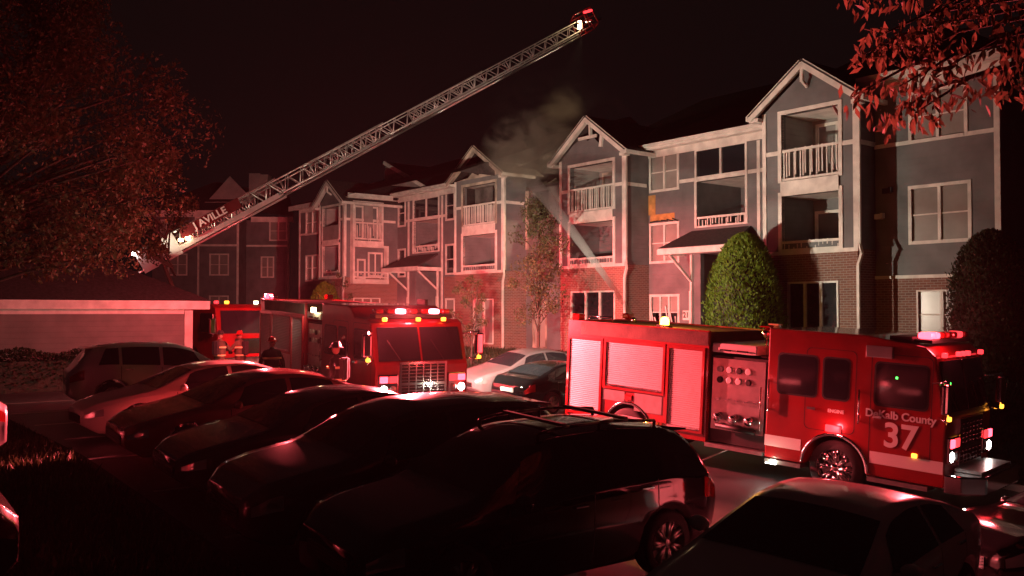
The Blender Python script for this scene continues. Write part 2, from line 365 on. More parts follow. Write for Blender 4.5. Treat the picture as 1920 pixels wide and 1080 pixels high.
def tower(s0, s1, tf, tb, za, o0, o1, ztop, door, state='whole', ze=ZE, rail_m=None, in3=None, in2=None, solid3=False):
    sc = (s0 + s1) / 2
    burnt = state in ('half', 'burnt')
    sid = M_SID
    wall_t(A, 'siding_wall', sid, s0, s1, 4.95, ze, tf, [(o0, o1, Z3, ztop), (o0, o1, 5.25, 6.78)])
    wall_t(A, 'brick_wall', M_BRICK, s0, s1, .6, 4.95, tf, [door])
    for sx, nm in ((s1, 1), (s0, -1)):
        wall_t(A, 'siding_wall', sid, tf, tb, 4.95, ze, sx, axis='s'); wall_t(A, 'brick_wall', M_BRICK, tf, tb, .6, 4.95, sx, axis='s')
    trim('ledge', s0 - .04, s1 + .04, tf - .05, tf, 4.88, 5.0)
    # gable
    hw = (s1 - s0) / 2 + .38; slope = (za - ze) / ((s1 - s0) / 2)
    def zr(s): return za - abs(s - sc) * slope
    if state == 'whole':
        A.poly('gable_wall', sid, [[(s0, tf, ze), (s1, tf, ze), (sc, tf, za)]], fix=False)
    elif state == 'half':   # upper part burnt through, framing shows
        zc = ze + (za - ze) * .42; hl = (za - zc) / slope
        A.poly('gable_wall', sid, [[(s0, tf, ze), (s1, tf, ze), (sc + hl * 1.02, tf, zc - .02), (sc + .75, tf, zc + .12), (sc + .45, tf, zc - .1), (sc + .12, tf, zc + .2), (sc - .2, tf, zc + .06), (sc - .5, tf, zc + .25), (sc - hl, tf, zc)]], fix=False)
        trim('collar_board', sc - .75, sc + .35, tf - .05, tf + .02, zc + .14, zc + .27)
        mb = MB(); mb.bar(A.p(sc, tf - .04, za - .1), A.p(sc + .02, tf - .04, zc + .2), .12, .1); mb.bar(A.p(sc + .75, tf - .04, zc + .45), A.p(sc + .62, tf - .04, zc - .3), .1, .16)
        mb.build('king_post', M_TRIM, apt)
    else:
        zc = ze + .16
        A.poly('gable_wall', M_SCORCH, [[(s0, tf, ze), (s1, tf, ze), (s1 - .25, tf, ze + .22), (sc + 1.0, tf, ze + .62), (sc + .7, tf, ze + .2), (sc + .35, tf, ze + .55), (sc, tf, ze + .12), (sc - .5, tf, ze + .3), (sc - .9, tf, ze + .08)]], fix=False)
        for k in range(6):
            a = sc - 1.3 + .5 * k + rnd.uniform(-.1, .1)
            mb = MB(); mb.bar(A.p(a, tf + .15, ze), A.p(a + rnd.uniform(-.12, .12), tf + .1, zr(a) - .05 - rnd.random() * .3), .05, .1); mb.build('charred_stud', M_CHAR, apt)
    if burnt:
        A.poly('attic_lining', M_CHAR, [[(s0 + .1, tf + 1.2, ze - .05), (s1 - .1, tf + 1.2, ze - .05), (sc, tf + 1.2, za - .1)], [(s0, tf, ze - .06), (s1, tf, ze - .06), (s1, tf + 1.3, ze - .06), (s0, tf + 1.3, ze - .06)]], fix=False)
    rm = M_SCORCH if state == 'burnt' else M_TRIM
    zl = za + .12 - hw * slope
    for sg in (-1, 1):
        mb = MB()
        a = A.p(sc, tf - .33, za + .1); b = A.p(sc + sg * hw, tf - .33, zl)
        mb.bar(a, b, .05, .26); mb.build('rake_board', rm, apt)
        e = 7.0 if state != 'burnt' else 2.2
        q = [(sc, tf - .36, za + .22), (sc + sg * hw, tf - .36, zl + .12), (sc + sg * hw, tf + e, zl + .12), (sc, tf + e, za + .22)]
        q2 = [(a_, b_, c_ - .07) for a_, b_, c_ in q]
        A.poly('gable_roof', M_ROOF if state != 'burnt' else M_CHAR, [q, q2[::-1], [q[0], q2[0], q2[1], q[1]], [q[1], q2[1], q2[2], q[2]]])
        q3 = [(sc, tf - .32, za + .13), (sc + sg * hw, tf - .32, zl + .03), (sc + sg * hw, tf + .02, zl + .03), (sc, tf + .02, za + .13)]
        A.poly('soffit', rm, [q3], fix=False)
        trim('gutter', sc + sg * hw - .06, sc + sg * hw + .06, tf - .36, tb + .2, zl - .04, zl + .1)
        trim('eave_return', sc + sg * hw - (.1 if sg > 0 else -.02), sc + sg * ((s1 - s0) / 2) + (0 if sg > 0 else 0), tf - .3, tf + .02, zl - .1, zl + .02)
    if state == 'whole':
        mb = MB(); mb.bar(A.p(sc, tf - .3, za - .02), A.p(sc, tf - .3, za - .5), .1, .1); mb.bar(A.p(sc, tf - .28, za - .48), A.p(sc, tf - .02, za - .62), .08, .08); mb.build('king_post', M_TRIM, apt)
    # corner boards, belt
    for a, b in ((s0 - .03, s0 + .11), (s1 - .11, s1 + .03)):
        trim('corner_board', a, b, tf - .035, tf, 5.0, ze)
    trim('corner_board', s1 + .001, s1 + .035, tf, tf + .14, 5.0, ze)
    trim('belt_board', s0 + .11, o0 - .13, tf - .03, tf, ZB - .07, ZB + .07); trim('belt_board', o1 + .13, s1 - .11, tf - .03, tf, ZB - .07, ZB + .07)
    trim('belt_board', s1, s1 + .03, tf + .14, tb - .14, ZB - .07, ZB + .07)
    frame_around(o0, o1, Z3, ztop, tf, M_SCORCH if state == 'burnt' else M_TRIM); frame_around(o0, o1, 5.0, 6.78, tf)
    trim('balcony_beam', o0 - .02, o1 + .02, tf - .07, tf - .041, 6.82, Z3 + .03)
    if solid3: trim('balcony_panel', o0, o1, tf - .02, tf + .04, Z3 + .03, Z3 + .85, M_SIDL)
    else: railing(A, o0, o1, Z3 + .06, Z3 + 1.06, tf + .01)
    railing(A, o0, o1, 5.0, 5.32, tf - .015, gap=.15)
    recess(A, o0, o1, Z3, ztop, tf + .22, m=in3 or M_SIDL); recess(A, o0, o1, Z2, 6.78, tf + .22, m=in2 or M_SID)
    # downpipe on the right corner
    mb = MB(); mb.bar(A.p(s1 + .12, tf - .02, zl + .02), A.p(s1 + .09, tf - .03, ze - .5), .08, .09); mb.bar(A.p(s1 + .09, tf - .03, ze - .5), A.p(s1 + .09, tf - .03, 5.1), .08, .09)
    mb.bar(A.p(s1 + .09, tf - .03, 5.1), A.p(s1 + .2, tf - .1, 4.8), .08, .09); mb.bar(A.p(s1 + .2, tf - .1, 4.8), A.p(s1 + .06, tf - .07, 4.45), .08, .09); mb.bar(A.p(s1 + .06, tf - .07, 4.45), A.p(s1 + .06, tf - .07, 1.2), .08, .09)
    mb.build('downpipe', M_TRIM, apt)

# tower by the tall clipped shrub
tower(-18.5, -15.15, 25.2, 27.7, 10.78, -17.8, -15.75, 9.42, (-17.6, -15.8, 1.5, 4.0), in3=M_SIDL)
window(A, -17.55, -16.9, Z3, 9.2, 26.9, cols=1, rows=1, pane=M_BLIND, name='balcony_door'); window(A, -16.75, -16.0, 7.9, 9.2, 26.9, cols=2, rows=1, pane=M_GLASS)
window(A, -17.6, -16.75, Z2, 6.3, 26.9, cols=1, rows=2, pane=M_BLIND, name='balcony_door'); window(A, -16.6, -15.95, 5.0, 6.4, 26.9, cols=1, rows=1, pane=M_GLASS)
window(A, -17.55, -15.85, 1.55, 3.95, 25.2, cols=3, rows=1, pane=M_GLASS, name='patio_door', trim=.06)
# half burnt tower beside the missing roof
tower(-29.9, -26.0, 26.3, 27.7, 11.0, -29.25, -26.65, 9.2, (-29.2, -26.55, 1.5, 3.9), state='half', in3=M_SIDL)
window(A, -28.9, -27.9, Z3, 9.0, 27.98, cols=1, rows=1, pane=M_GLASS, frame=M_SCORCH, name='balcony_door'); window(A, -27.7, -26.85, 7.9, 8.95, 27.98, cols=2, rows=2, pane=M_BLIND)
window(A, -28.2, -27.75, Z2, 6.5, 27.98, cols=1, rows=1, pane=M_BLIND, name='balcony_door'); window(A, -27.6, -26.8, 5.0, 6.0, 27.98, cols=2, rows=1, pane=M_BLIND)
window(A, -29.15, -26.6, 1.55, 3.85, 26.3, cols=3, rows=1, pane=M_GLASS, name='patio_door', trim=.06)
# burnt out tower
tower(-37.9, -33.95, 26.3, 27.7, 10.88, -37.2, -34.55, 9.2, (-36.3, -34.7, 1.5, 3.7), state='burnt', in3=M_CHAR, in2=M_SID)
window(A, -36.3, -35.2, 4.6, 6.0, 27.98, cols=1, rows=1, pane=M_GLASS)
window(A, -36.25, -34.75, 1.55, 3.6, 26.3, cols=2, rows=1, pane=lambda i, j: M_BLIND, name='patio_door', trim=.06)
trim('tarpaulin', -36.6, -35.2, 26.6, 26.66, 7.3, 9.1, M_SOOT)

TR = 27.7
def eave(s0, s1, t, z=9.75, m=None):
    trim('frieze_board', s0, s1, t - .03, t, z - .42, z - .12, m); trim('fascia_board', s0, s1, t - .5, t - .45, z - .18, z + .06, m)
    A.poly('soffit', m or M_TRIM, [[(s0, t - .45, z - .15), (s1, t - .45, z - .15), (s1, t, z - .15), (s0, t, z - .15)]], fix=False)
    mb = MB(); mb.prism([(t - .62 - A.t, z + .05 - A.z), (t - .62 - A.t, z - .05 - A.z), (t - .58 - A.t, z - .09 - A.z), (t - .53 - A.t, z - .09 - A.z), (t - .505 - A.t, z - .04 - A.z), (t - .505 - A.t, z + .05 - A.z)], s0 - A.s, s1 - A.s, 'x'); mb.build('gutter', m or M_TRIM, apt)
def stairwell(b0, b1, o_lo=-.0):
    """open stair bay: two upper lights over an open landing with a short railing, canopy below"""
    mid = (b0 + b1) / 2
    window(A, b0, b1, 8.28, 9.28, TR, cols=2, rows=1, pane=M_GLASS, trim=.09, name='stair_window')
    frame_around(b0, b1, 6.3, 8.1, TR, w=.11)
    railing(A, b0, b1, 6.3, 6.72, TR - .01, gap=.14)
    recess(A, b0, b1, 6.0, 8.1, TR + .22, 2.5, M_SID)
    recess(A, b0, b1, 1.4, 5.3, TR + .22, 3.5, M_SID, M_SID)
    window(A, b1 - .55, b1 - .2, 6.9, 7.6, TR + 2.7, cols=1, rows=2, pane=M_BLIND)
# recessed wall to the right of the half burnt tower
wall_t(A, 'siding_wall', M_SID, -26.0, -18.5, .6, 9.6, TR, [(-25.85, -24.45, 8.0, 9.42), (-25.85, -24.45, 5.1, 6.55), (-25.85, -24.45, 2.4, 3.65), (-23.45, -21.15, 6.3, 8.1), (-23.45, -21.15, 8.28, 9.28), (-23.3, -21.2, .6, 5.3)])
window(A, -25.85, -24.45, 8.0, 9.42, TR); window(A, -25.85, -24.45, 5.1, 6.55, TR)
brk = window(A, -25.85, -24.45, 2.4, 3.65, TR, pane=lambda i, j: M_BLIND if j else M_GLASS, skip=((0, 0),), cols=3)
mb = MB()
for k in range(7):
    a = Vector(A.p(-25.75 + .2 * k, TR - .02, 2.45 + rnd.random() * .3)); b = a + Vector((rnd.uniform(-.15, .25), -.02, rnd.uniform(.25, .8))); mb.bar(a, b, .02, .05)
mb.build('broken_slat', M_TRIM, brk)
stairwell(-23.45, -21.15)
for a, b in ((-24.33, -23.57), (-21.03, -18.5)): trim('belt_board', a, b, TR - .03, TR, ZB - .07, ZB + .07)
trim('corner_board', -20.62, -20.48, TR - .035, TR, 1.4, 9.3)
eave(-26.0, -18.6, TR)
A.box('bare_sheathing', M_PLY, -26.0, -25.62, TR - .012, TR, 7.0, 7.8); A.box('bare_sheathing', M_PLY, -25.9, -24.6, TR - .012, TR, 6.72, 7.0)
mb = MB()
for k in range(5): mb.bar(A.p(-25.9 + .3 * k, TR - .03, 6.7 + .02 * k), A.p(-25.5 + .28 * k, TR - .03, 6.73 - .02 * k), .02, .05)
mb.build('charred_lath', M_CHAR, apt)
sg21 = A.box('number_plate', M_TRIM, -24.18, -23.84, TR - .03, TR, 2.72, 3.1)
def text_mesh(name, body, size, m, parent, mtx, depth=.006):
    c = bpy.data.curves.new(name, 'FONT'); c.body = body; c.size = size; c.offset = size * .022; c.extrude = depth; c.align_x = 'CENTER'; c.align_y = 'CENTER'
    o = bpy.data.objects.new(name, c); col.objects.link(o)
    me = bpy.data.meshes.new_from_object(o.evaluated_get(bpy.context.evaluated_depsgraph_get())); bpy.data.objects.remove(o)
    me.name = name; me.materials.clear(); me.materials.append(m); me.transform(mtx); return link(name, me, parent)
text_mesh('numeral', '21', .3, M_BLACK, sg21, Matrix.Translation(A.p(-24.01, TR - .034, 2.91)) @ Matrix.Rotation(math.pi / 2, 4, 'X'))

def canopy(c, w, post_side):
    z0, z1, t0 = 5.36, 6.2, TR - 1.55
    q = [(c - w, t0, z0 + .12), (c + w, t0, z0 + .12), (c + w - .35, TR - .02, z1), (c - w + .35, TR - .02, z1)]
    lo = [(a, b, z - .09) for a, b, z in q]
    A.poly('canopy_roof', M_ROOF, [q, lo[::-1], [q[0], lo[0], lo[1], q[1]], [q[1], lo[1], lo[2], q[2]], [q[3], lo[3], lo[0], q[0]]])
    trim('canopy_fascia', c - w, c + w, t0 - .04, t0 - .005, z0 - .14, z0 + .09)
    trim('canopy_fascia', c + w + .002, c + w + .04, t0 - .04, TR - .05, z0 - .14, z0 + .06); trim('canopy_fascia', c - w - .04, c - w - .002, t0 - .04, TR - .05, z0 - .14, z0 + .06)
    A.poly('soffit', M_TRIM, [[(c - w, t0, z0 - .05), (c + w, t0, z0 - .05), (c + w, TR, z0 - .05), (c - w, TR, z0 - .05)]], fix=False)
    for sg in (-1, 1):
        a = c + sg * (w - .35)
        mb = MB(); mb.bar(A.p(a, t0 + .25, z0 - .15), A.p(a, TR - .05, z0 - 1.15), .09, .09); mb.bar(A.p(a, TR - .06, z0 - .1), A.p(a, TR - .06, z0 - 1.5), .09, .09)
        mb.build('canopy_bracket', M_TRIM, apt)
        trim('entry_post', a - .06, a + .06, TR - .14, TR - .015, 1.3, z0 - 1.5)
canopy(-22.3, 1.75, 1)
# recessed wall to the left
wall_t(A, 'siding_wall', M_SID, -45.77, -37.9, .6, 9.6, TR, [(-40.7, -39.3, 8.0, 9.4), (-40.7, -39.3, 5.1, 6.55), (-40.7, -39.3, 2.4, 3.65), (-44.0, -41.5, 6.3, 8.1), (-44.0, -41.5, 8.28, 9.28), (-43.8, -41.6, .6, 5.3), (-45.6, -44.95, 8.0, 9.4), (-45.6, -44.95, 5.1, 6.55)])
for z0, z1 in ((8.0, 9.4), (5.1, 6.55), (2.4, 3.65)): window(A, -40.7, -39.3, z0, z1, TR, pane=M_GLASS if z0 > 4 else M_BLIND)
for z0, z1 in ((8.0, 9.4), (5.1, 6.55)): window(A, -45.6, -44.95, z0, z1, TR, cols=1, pane=M_GLASS)
wall_t(A, 'brick_wall', M_BRICK, -40.9, -37.9, .6, 4.9, TR - .03, [(-40.8, -39.2, 2.3, 3.75)], depth=.03)
stairwell(-44.0, -41.5); canopy(-43.0, 1.85, 1)
trim('belt_board', -44.85, -44.12, TR - .03, TR, ZB - .07, ZB + .07); trim('belt_board', -41.38, -40.82, TR - .03, TR, ZB - .07, ZB + .07); trim('corner_board', -44.6, -44.46, TR - .04, TR, 1.4, 9.3); trim('corner_board', -41.2, -41.06, TR - .04, TR, 1.4, 9.3)
eave(-45.6, -38.1, TR)
# burnt recess between the two damaged towers
wall_t(A, 'sooty_wall', M_SOOT, -33.95, -29.9, 4.4, 8.9, TR, [(-33.2, -32.3, 7.4, 8.7)])
wall_t(A, 'siding_wall', M_SID, -33.95, -29.9, .6, 4.4, TR, [(-33.4, -32.5, 1.4, 3.5), (-31.3, -30.4, 1.4, 3.5)])
A.poly('attic_lining', M_CHAR, [[(-33.9, TR + .9, 7.2), (-29.9, TR + .9, 7.2), (-29.9, TR + .9, 9.0), (-33.9, TR + .9, 9.0)]], fix=False)
for a in (-32.95, -30.85): 
    dr = window(A, a - .42, a + .42, 1.4, 3.45, TR, cols=1, rows=1, pane=M_DOORW, trim=.09, name='entry_door', frame=M_SCORCH)
for k in range(9):
    a = -33.6 + .45 * k; L_ = rnd.uniform(.5, 1.6)
    mb = MB(); mb.bar(A.p(a, TR + .1, 8.85), A.p(a + rnd.uniform(-.15, .15), TR + .1 + L_ * rnd.uniform(.5, 1.2), 8.85 + L_ * rnd.uniform(.3, .6)), .05, .14); mb.build('charred_rafter', M_CHAR, apt)
mb = MB(); mb.bar(A.p(-33.9, TR, 8.93), A.p(-29.9, TR, 8.9), .12, .12); mb.build('charred_plate', M_CHAR, apt)
trim('hanging_gutter', -33.9, -33.78, TR - .1, TR, 6.0, 8.8, M_SCORCH)
# right end block
TB = 26.2
wall_t(A, 'siding_wall', M_SID, -15.15, -11.45, 4.15, 10.0, TB, [(-13.95, -12.4, 8.15, 9.5), (-13.98, -12.32, 5.15, 6.7)])
wall_t(A, 'brick_wall', M_BRICK, -15.15, -11.45, .6, 4.05, TB, [(-13.8, -12.4, 2.3, 3.65)])
window(A, -13.95, -12.4, 8.15, 9.5, TB); window(A, -13.98, -12.32, 5.15, 6.7, TB); window(A, -13.8, -12.4, 2.3, 3.65, TB, trim=.05)
trim('ledge', -15.15, -11.4, TB - .06, TB, 4.05, 4.15); trim('belt_board', -15.15, -14.05, TB - .03, TB, 8.05, 8.17); trim('belt_board', -12.3, -11.58, TB - .03, TB, 8.05, 8.17)
trim('corner_board', -11.58, -11.42, TB - .035, TB, 4.15, 9.85)
wall_t(A, 'siding_wall', M_SID, TB, TB + 13, .6, 10.0, -11.45, axis='s')
eave(-15.4, -11.1, TB, 10.15)
for s_, z_ in ((-14.73, 6.72), (-15.0, 5.96)):
    mb = MB(); mb.box(s_ - .1 - A.s, s_ + .12 - A.s, TB - .16 - A.t, TB - A.t, z_ - .08 - A.z, z_ + .08 - A.z); mb.box(s_ + .12 - A.s, s_ + .2 - A.s, TB - .2 - A.t, TB - .06 - A.t, z_ - .06 - A.z, z_ + .1 - A.z); mb.build('wall_fixture', M_BLACK if z_ > 6 else M_TRIM, apt)
# left projecting wing
TW = 24.25; SW = -45.77
wall_t(A, 'siding_wall', M_SID, -52.5, -48.75, .6, 9.35, TW + .5, [(-51.5, -50.0, 7.75, 9.05), (-51.5, -50.0, 4.95, 6.35), (-51.5, -50.0, 2.0, 3.4)])
for z0, z1 in ((7.75, 9.05), (4.95, 6.35), (2.0, 3.4)): window(A, -51.5, -50.0, z0, z1, TW + .5)
trim('belt_board', -52.5, -51.6, TW + .47, TW + .5, 7.68, 7.8); trim('corner_board', -52.5, -52.36, TW + .465, TW + .5, 1.2, 9.1)
A.poly('soffit', M_TRIM, [[(-53.0, TW + .05, 9.3), (-48.8, TW + .05, 9.3), (-48.8, TW + .5, 9.3), (-53.0, TW + .5, 9.3)]], fix=False)
trim('fascia_board', -53.0, -48.8, TW, TW + .05, 9.22, 9.5); trim('frieze_board', -52.5, -48.75, TW + .47, TW + .5, 9.08, 9.28)
ZS = Z3; Z3 = 7.08
tower(-48.75, SW, TW, TR, 10.3, -48.3, -46.35, 8.98, (-48.0, -46.6, 1.5, 3.7), ze=9.2, solid3=True)
Z3 = ZS
# openings on the wing's side are set in front of its flank
def side_balcony(t0, t1, z0, z1, zr, full):
    A.box('balcony_back', M_SID, SW + .001, SW + .02, t0, t1, z0, z1)
    mb = MB()
    for a in ((t0 - .12, t0, z0 - .1, z1 + .12), (t1, t1 + .12, z0 - .1, z1 + .12), (t0, t1, z1, z1 + .12)):
        mb.box(SW + .02 - A.s, SW + .36 - A.s, a[0] - A.t, a[1] - A.t, a[2] - A.z, a[3] - A.z)
    mb.build('opening_frame', M_TRIM, apt)
    A.box('balcony_beam', M_TRIM, SW + .02, SW + .38, t0 - .12, t1 + .12, z0 - .35, z0 - .1)
    railing(A, t0, t1, z0 - .02, zr, SW + .28, axis='s', gap=.115 if full else .15)
side_balcony(24.75, 26.45, 7.1, 9.1, 8.05, True); side_balcony(24.75, 26.8, 4.95, 6.65, 5.28, False)
window(A, 24.95, 25.35, 7.2, 8.9, SW + .02, axis='s', cols=1, rows=1, pane=M_GLASS); window(A, 25.95, 26.3, 7.2, 8.9, SW + .02, axis='s', cols=1, rows=1, pane=M_GLASS)
A.box('hanging_blanket', M_SIDL, SW + .18, SW + .24, 25.4, 25.95, 7.75, 9.05)
window(A, 25.85, 26.6, 5.1, 6.3, SW + .02, axis='s', cols=2, rows=1, pane=M_GLASS); window(A, 25.15, 25.5, 4.95, 5.9, SW + .02, axis='s', cols=1, rows=1, pane=M_BLIND)
window(A, 24.9, 26.5, 2.4, 3.75, SW + .02, axis='s', cols=3, rows=1, pane=M_GLASS, trim=.06)
A.box('frieze_board', M_TRIM, SW + .001, SW + .05, 24.4, TR - .1, 9.2, 9.45); A.box('fascia_board', M_TRIM, SW + .3, SW + .35, 24.3, TR - .5, 9.4, 9.65)
A.poly('soffit', M_TRIM, [[(SW, 24.3, 9.42), (SW + .3, 24.3, 9.42), (SW + .3, TR, 9.42), (SW, TR, 9.42)]], fix=False)
wall_t(A, 'siding_wall', M_SID, TW + .5, TW + 14, .6, 9.35, -52.5, axis='s')
# main roof, gone over the burnt recess
def roof(s0, s1, t0, z0, tr=35.0, zr=13.4, hl=0, hr=0):
    tb = 2 * tr - t0
    a, b, c, d = (s0, t0, z0), (s1, t0, z0), (s1, tb, z0), (s0, tb, z0); e, f = (s0 + hl, tr, zr), (s1 - hr, tr, zr)
    fs = [[a, b, f, e], [c, d, e, f]]
    fs += [[b, c, f], [d, a, e]]
    A.poly('roof', M_ROOF, fs)
roof(-53.1, -34.6, TW - .05, 9.5, hl=9); roof(-29.2, -18.0, TR - .55, 9.82); roof(-18.3, -10.9, TB - .55, 10.2, tr=34.5, zr=14.0, hr=6)
roof(-46.2, -34.2, TR - .56, 9.83, hl=1.0)
A.poly('roof_gable', M_SIDL, [[(-46.95, 27.5, 10.5), (-42.5, 27.5, 9.85), (-46.8, 27.5, 11.75)], [(-46.95, 27.5, 10.5), (-46.8, 27.5, 11.75), (-46.8, 31.5, 11.75), (-46.95, 31.5, 10.5)]], fix=False)
A.poly('gable_roof', M_ROOF, [[(-46.9, 27.4, 11.85), (-42.4, 27.4, 9.9), (-42.4, 31.5, 9.9), (-46.9, 31.5, 11.85)]], fix=False)
mb = MB(); mb.bar(A.p(-46.85, 27.42, 11.78), A.p(-42.4, 27.42, 9.86), .08, .2); mb.build('rake_board', M_TRIM, apt)
wall_t(A, 'rear_wall', M_SID, -52.5, -11.45, .6, 9.8, 42.0)

# ------------------------------------------------------------------ second apartment building, further back
b2 = empty('apartment_building', (-23, 70, 1.3)); B2 = Frame(b2, 0, 0, 0)
tag(b2, 'dim apartment block with pale gable and chimney behind the aerial ladder', 'building')
B2.s, B2.t, B2.z = -23, 70, 1.3
def w2(px): return (px - 960) / F_PX * 70
wl, wm, wr = w2(285), w2(447), w2(530)
h1 = [(w2(393), w2(428), 5.8, 7.4), (w2(315), w2(350), 5.8, 7.4), (w2(393), w2(428), 2.6, 4.2), (w2(300), w2(322), 8.2, 10.0), (w2(365), w2(400), 8.8, 10.2)]
wall_t(B2, 'siding_wall', M_SID, wl, wm, .9, 10.4, 70, h1)
for a, b, c, d in h1: window(B2, a + .06, b - .06, c + .06, d - .06, 70)
h2 = [(w2(476), w2(500), 5.7, 7.3), (w2(476), w2(500), 2.5, 4.1), (w2(492), w2(525), 8.6, 10.1)]
wall_t(B2, 'siding_wall', M_SID, wm, wr, .9, 10.2, 72, h2)
for a, b, c, d in h2: window(B2, a + .06, b - .06, c + .06, d - .06, 72)
wall_t(B2, 'siding_wall', M_SID, 70, 72, .9, 10.4, wm, axis='s')
B2.box('corner_board', M_TRIM, wm - .15, wm + .02, 69.95, 70, .9, 10.1); B2.box('corner_board', M_TRIM, wr - .15, wr, 71.95, 72, 2.5, 10); B2.box('downpipe', M_TRIM, w2(372) - .06, w2(372) + .06, 69.85, 69.97, .9, 10.0)
B2.box('fascia_board', M_TRIM, wl - .5, wm + .5, 69.45, 69.55, 10.2, 10.7); B2.box('fascia_board', M_TRIM, wm + .5, wr + .4, 71.45, 71.55, 10.0, 10.4)
B2.box('belt_board', M_TRIM, wm, wr - .15, 71.96, 72, 8.1, 8.25); B2.box('belt_board', M_TRIM, wl, wm - .15, 69.96, 70, 8.0, 8.15)
B2.poly('soffit', M_TRIM, [[(wl - .5, 69.5, 10.25), (wm + .5, 69.5, 10.25), (wm + .5, 70, 10.25), (wl - .5, 70, 10.25)]], fix=False)
B2.poly('roof', M_ROOF, [[(wl - .6, 69.4, 10.7), (wm + .6, 69.4, 10.7), (wm - 3, 75, 13.6), (wl + 3, 75, 13.6)], [(wm + .6, 69.4, 10.7), (wr + .5, 71.4, 10.4), (wr - 1, 76, 12.6), (wm - 3, 75, 13.6)]], fix=False)
B2.poly('roof_gable', M_SIDL, [[(w2(372), 71.5, 11.5), (w2(468), 71.5, 11.5), (w2(418), 71.5, 13.6)]], fix=False)
B2.box('chimney', M_SIDL, w2(437), w2(458), 74, 75.2, 12.0, 14.2); B2.box('chimney', M_DOORW, w2(458) + .02, w2(474), 74, 75.2, 12.0, 14.1)
B2.box('fascia_board', M_TRIM, w2(375), w2(455), 70.9, 71.0, 11.15, 11.5)

# ------------------------------------------------------------------ garage
GS, GT = -33.0, 11.4
gx, gy = xy(GS - 3, GT - 6.5)
gar = empty('garage', (gx, gy, .4), (0, 0, ANG)); G = Frame(gar, GS - 3, GT - 6.5, .4)
tag(gar, 'low garage building with pale fascia and dark hip roof behind the white crossover', 'garage')
wall_t(G, 'siding_wall', M_SIDG, GT - 13, GT, .3, 3.25, GS, axis='s'); wall_t(G, 'siding_wall', M_SIDG, GS - 6, GS, .3, 3.25, GT)
for a, b in ((GT, GT),): pass
G.poly('siding_wall', M_SIDG, [[(GS, GT, .3), (GS - 6, GT, .3), (GS - 6, GT, 3.25), (GS, GT, 3.25)]], fix=False)
G.box('corner_board', M_TRIM, GS + .002, GS + .04, GT - .25, GT + .04, .3, 3.1)
G.box('fascia_board', M_TRIM, GS + .42, GS + .47, GT - 13.5, GT + .5, 3.14, 3.44); G.box('fascia_board', M_TRIM, GS - 6.4, GS + .42, GT + .45, GT + .5, 3.14, 3.44)
G.box('frieze_board', M_TRIM, GS + .002, GS + .03, GT - 13, GT - .26, 2.98, 3.14)
G.poly('soffit', M_TRIM, [[(GS, GT - 13.5, 3.2), (GS + .42, GT - 13.5, 3.2), (GS + .42, GT + .45, 3.2), (GS, GT + .45, 3.2)], [(GS - 6.4, GT, 3.2), (GS, GT, 3.2), (GS, GT + .45, 3.2), (GS - 6.4, GT + .45, 3.2)]], fix=False)
e0 = [(GS + .5, GT + .55, 3.45), (GS - 6.5, GT + .55, 3.45), (GS - 6.5, GT - 13.5, 3.45), (GS + .5, GT - 13.5, 3.45)]; r0, r1 = (GS - 3, GT - 3.2, 5.35), (GS - 3, GT - 10, 5.35)
G.poly('roof', M_ROOF, [[e0[0], e0[1], r0], [e0[1], e0[2], r1, r0], [e0[2], e0[3], r1], [e0[3], e0[0], r0, r1]])

# ------------------------------------------------------------------ cars
def curve(pts, x, smooth=.12):
    pts = sorted(pts); xs = np.array([p[0] for p in pts]); ys = np.array([p[1] for p in pts])
    ks = np.linspace(-smooth, smooth, 9)
    return np.mean([np.interp(x + k, xs, ys) for k in ks], axis=0)
SPECS = {
 'sedan': dict(L=4.75, top=[(2.37,.60),(2.25,.72),(1.9,.82),(1.15,.97),(.32,1.37),(-.1,1.44),(-.6,1.45),(-1.05,1.38),(-1.8,1.10),(-2.2,1.05),(-2.37,.80)],
   belt=[(2.37,.52),(2.2,.66),(1.2,.88),(0,.94),(-1.3,.99),(-2.2,.97),(-2.37,.7)], w=[(2.37,.58),(2.25,.74),(1.9,.86),(.5,.91),(-1.5,.90),(-2.2,.80),(-2.37,.66)],
   wheels=(1.42,-1.38), r=.335, ws=(1.10,.40), rw=(-1.10,-1.72), sw=[(.70,-.28),(-.36,-1.30)], tail=(-2.05,-2.34), head=(2.05,2.33), sill=.21),
 'coupe': dict(L=4.55, top=[(2.27,.60),(2.15,.72),(1.8,.80),(1.0,.95),(.1,1.34),(-.35,1.39),(-.8,1.36),(-1.3,1.24),(-1.9,1.05),(-2.15,1.0),(-2.27,.8)],
   belt=[(2.27,.52),(2.1,.64),(1.1,.86),(0,.92),(-1.3,.97),(-2.1,.95),(-2.27,.7)], w=[(2.27,.58),(2.15,.74),(1.8,.86),(.5,.90),(-1.5,.90),(-2.1,.80),(-2.27,.66)],
   wheels=(1.35,-1.32), r=.335, ws=(.95,.2), rw=(-1.0,-1.75), sw=[(.55,-.55),(-.62,-1.25)], tail=(-1.95,-2.24), head=(1.95,2.23), sill=.21),
 'suv': dict(L=4.65, top=[(2.32,.72),(2.2,.90),(1.85,1.0),(1.15,1.12),(.5,1.55),(.1,1.66),(-.8,1.69),(-1.6,1.63),(-1.85,1.55),(-2.15,1.15),(-2.32,.95)],
   belt=[(2.32,.62),(2.2,.82),(1.2,1.0),(0,1.06),(-1.5,1.12),(-2.1,1.08),(-2.32,.85)], w=[(2.32,.64),(2.2,.80),(1.8,.90),(.5,.93),(-1.5,.93),(-2.1,.84),(-2.32,.72)],
   wheels=(1.38,-1.35), r=.37, ws=(1.08,.55), rw=(-1.75,-2.08), sw=[(.80,-.20),(-.28,-1.15),(-1.22,-1.68)], tail=(-1.98,-2.29), head=(1.98,2.28), sill=.26),
}
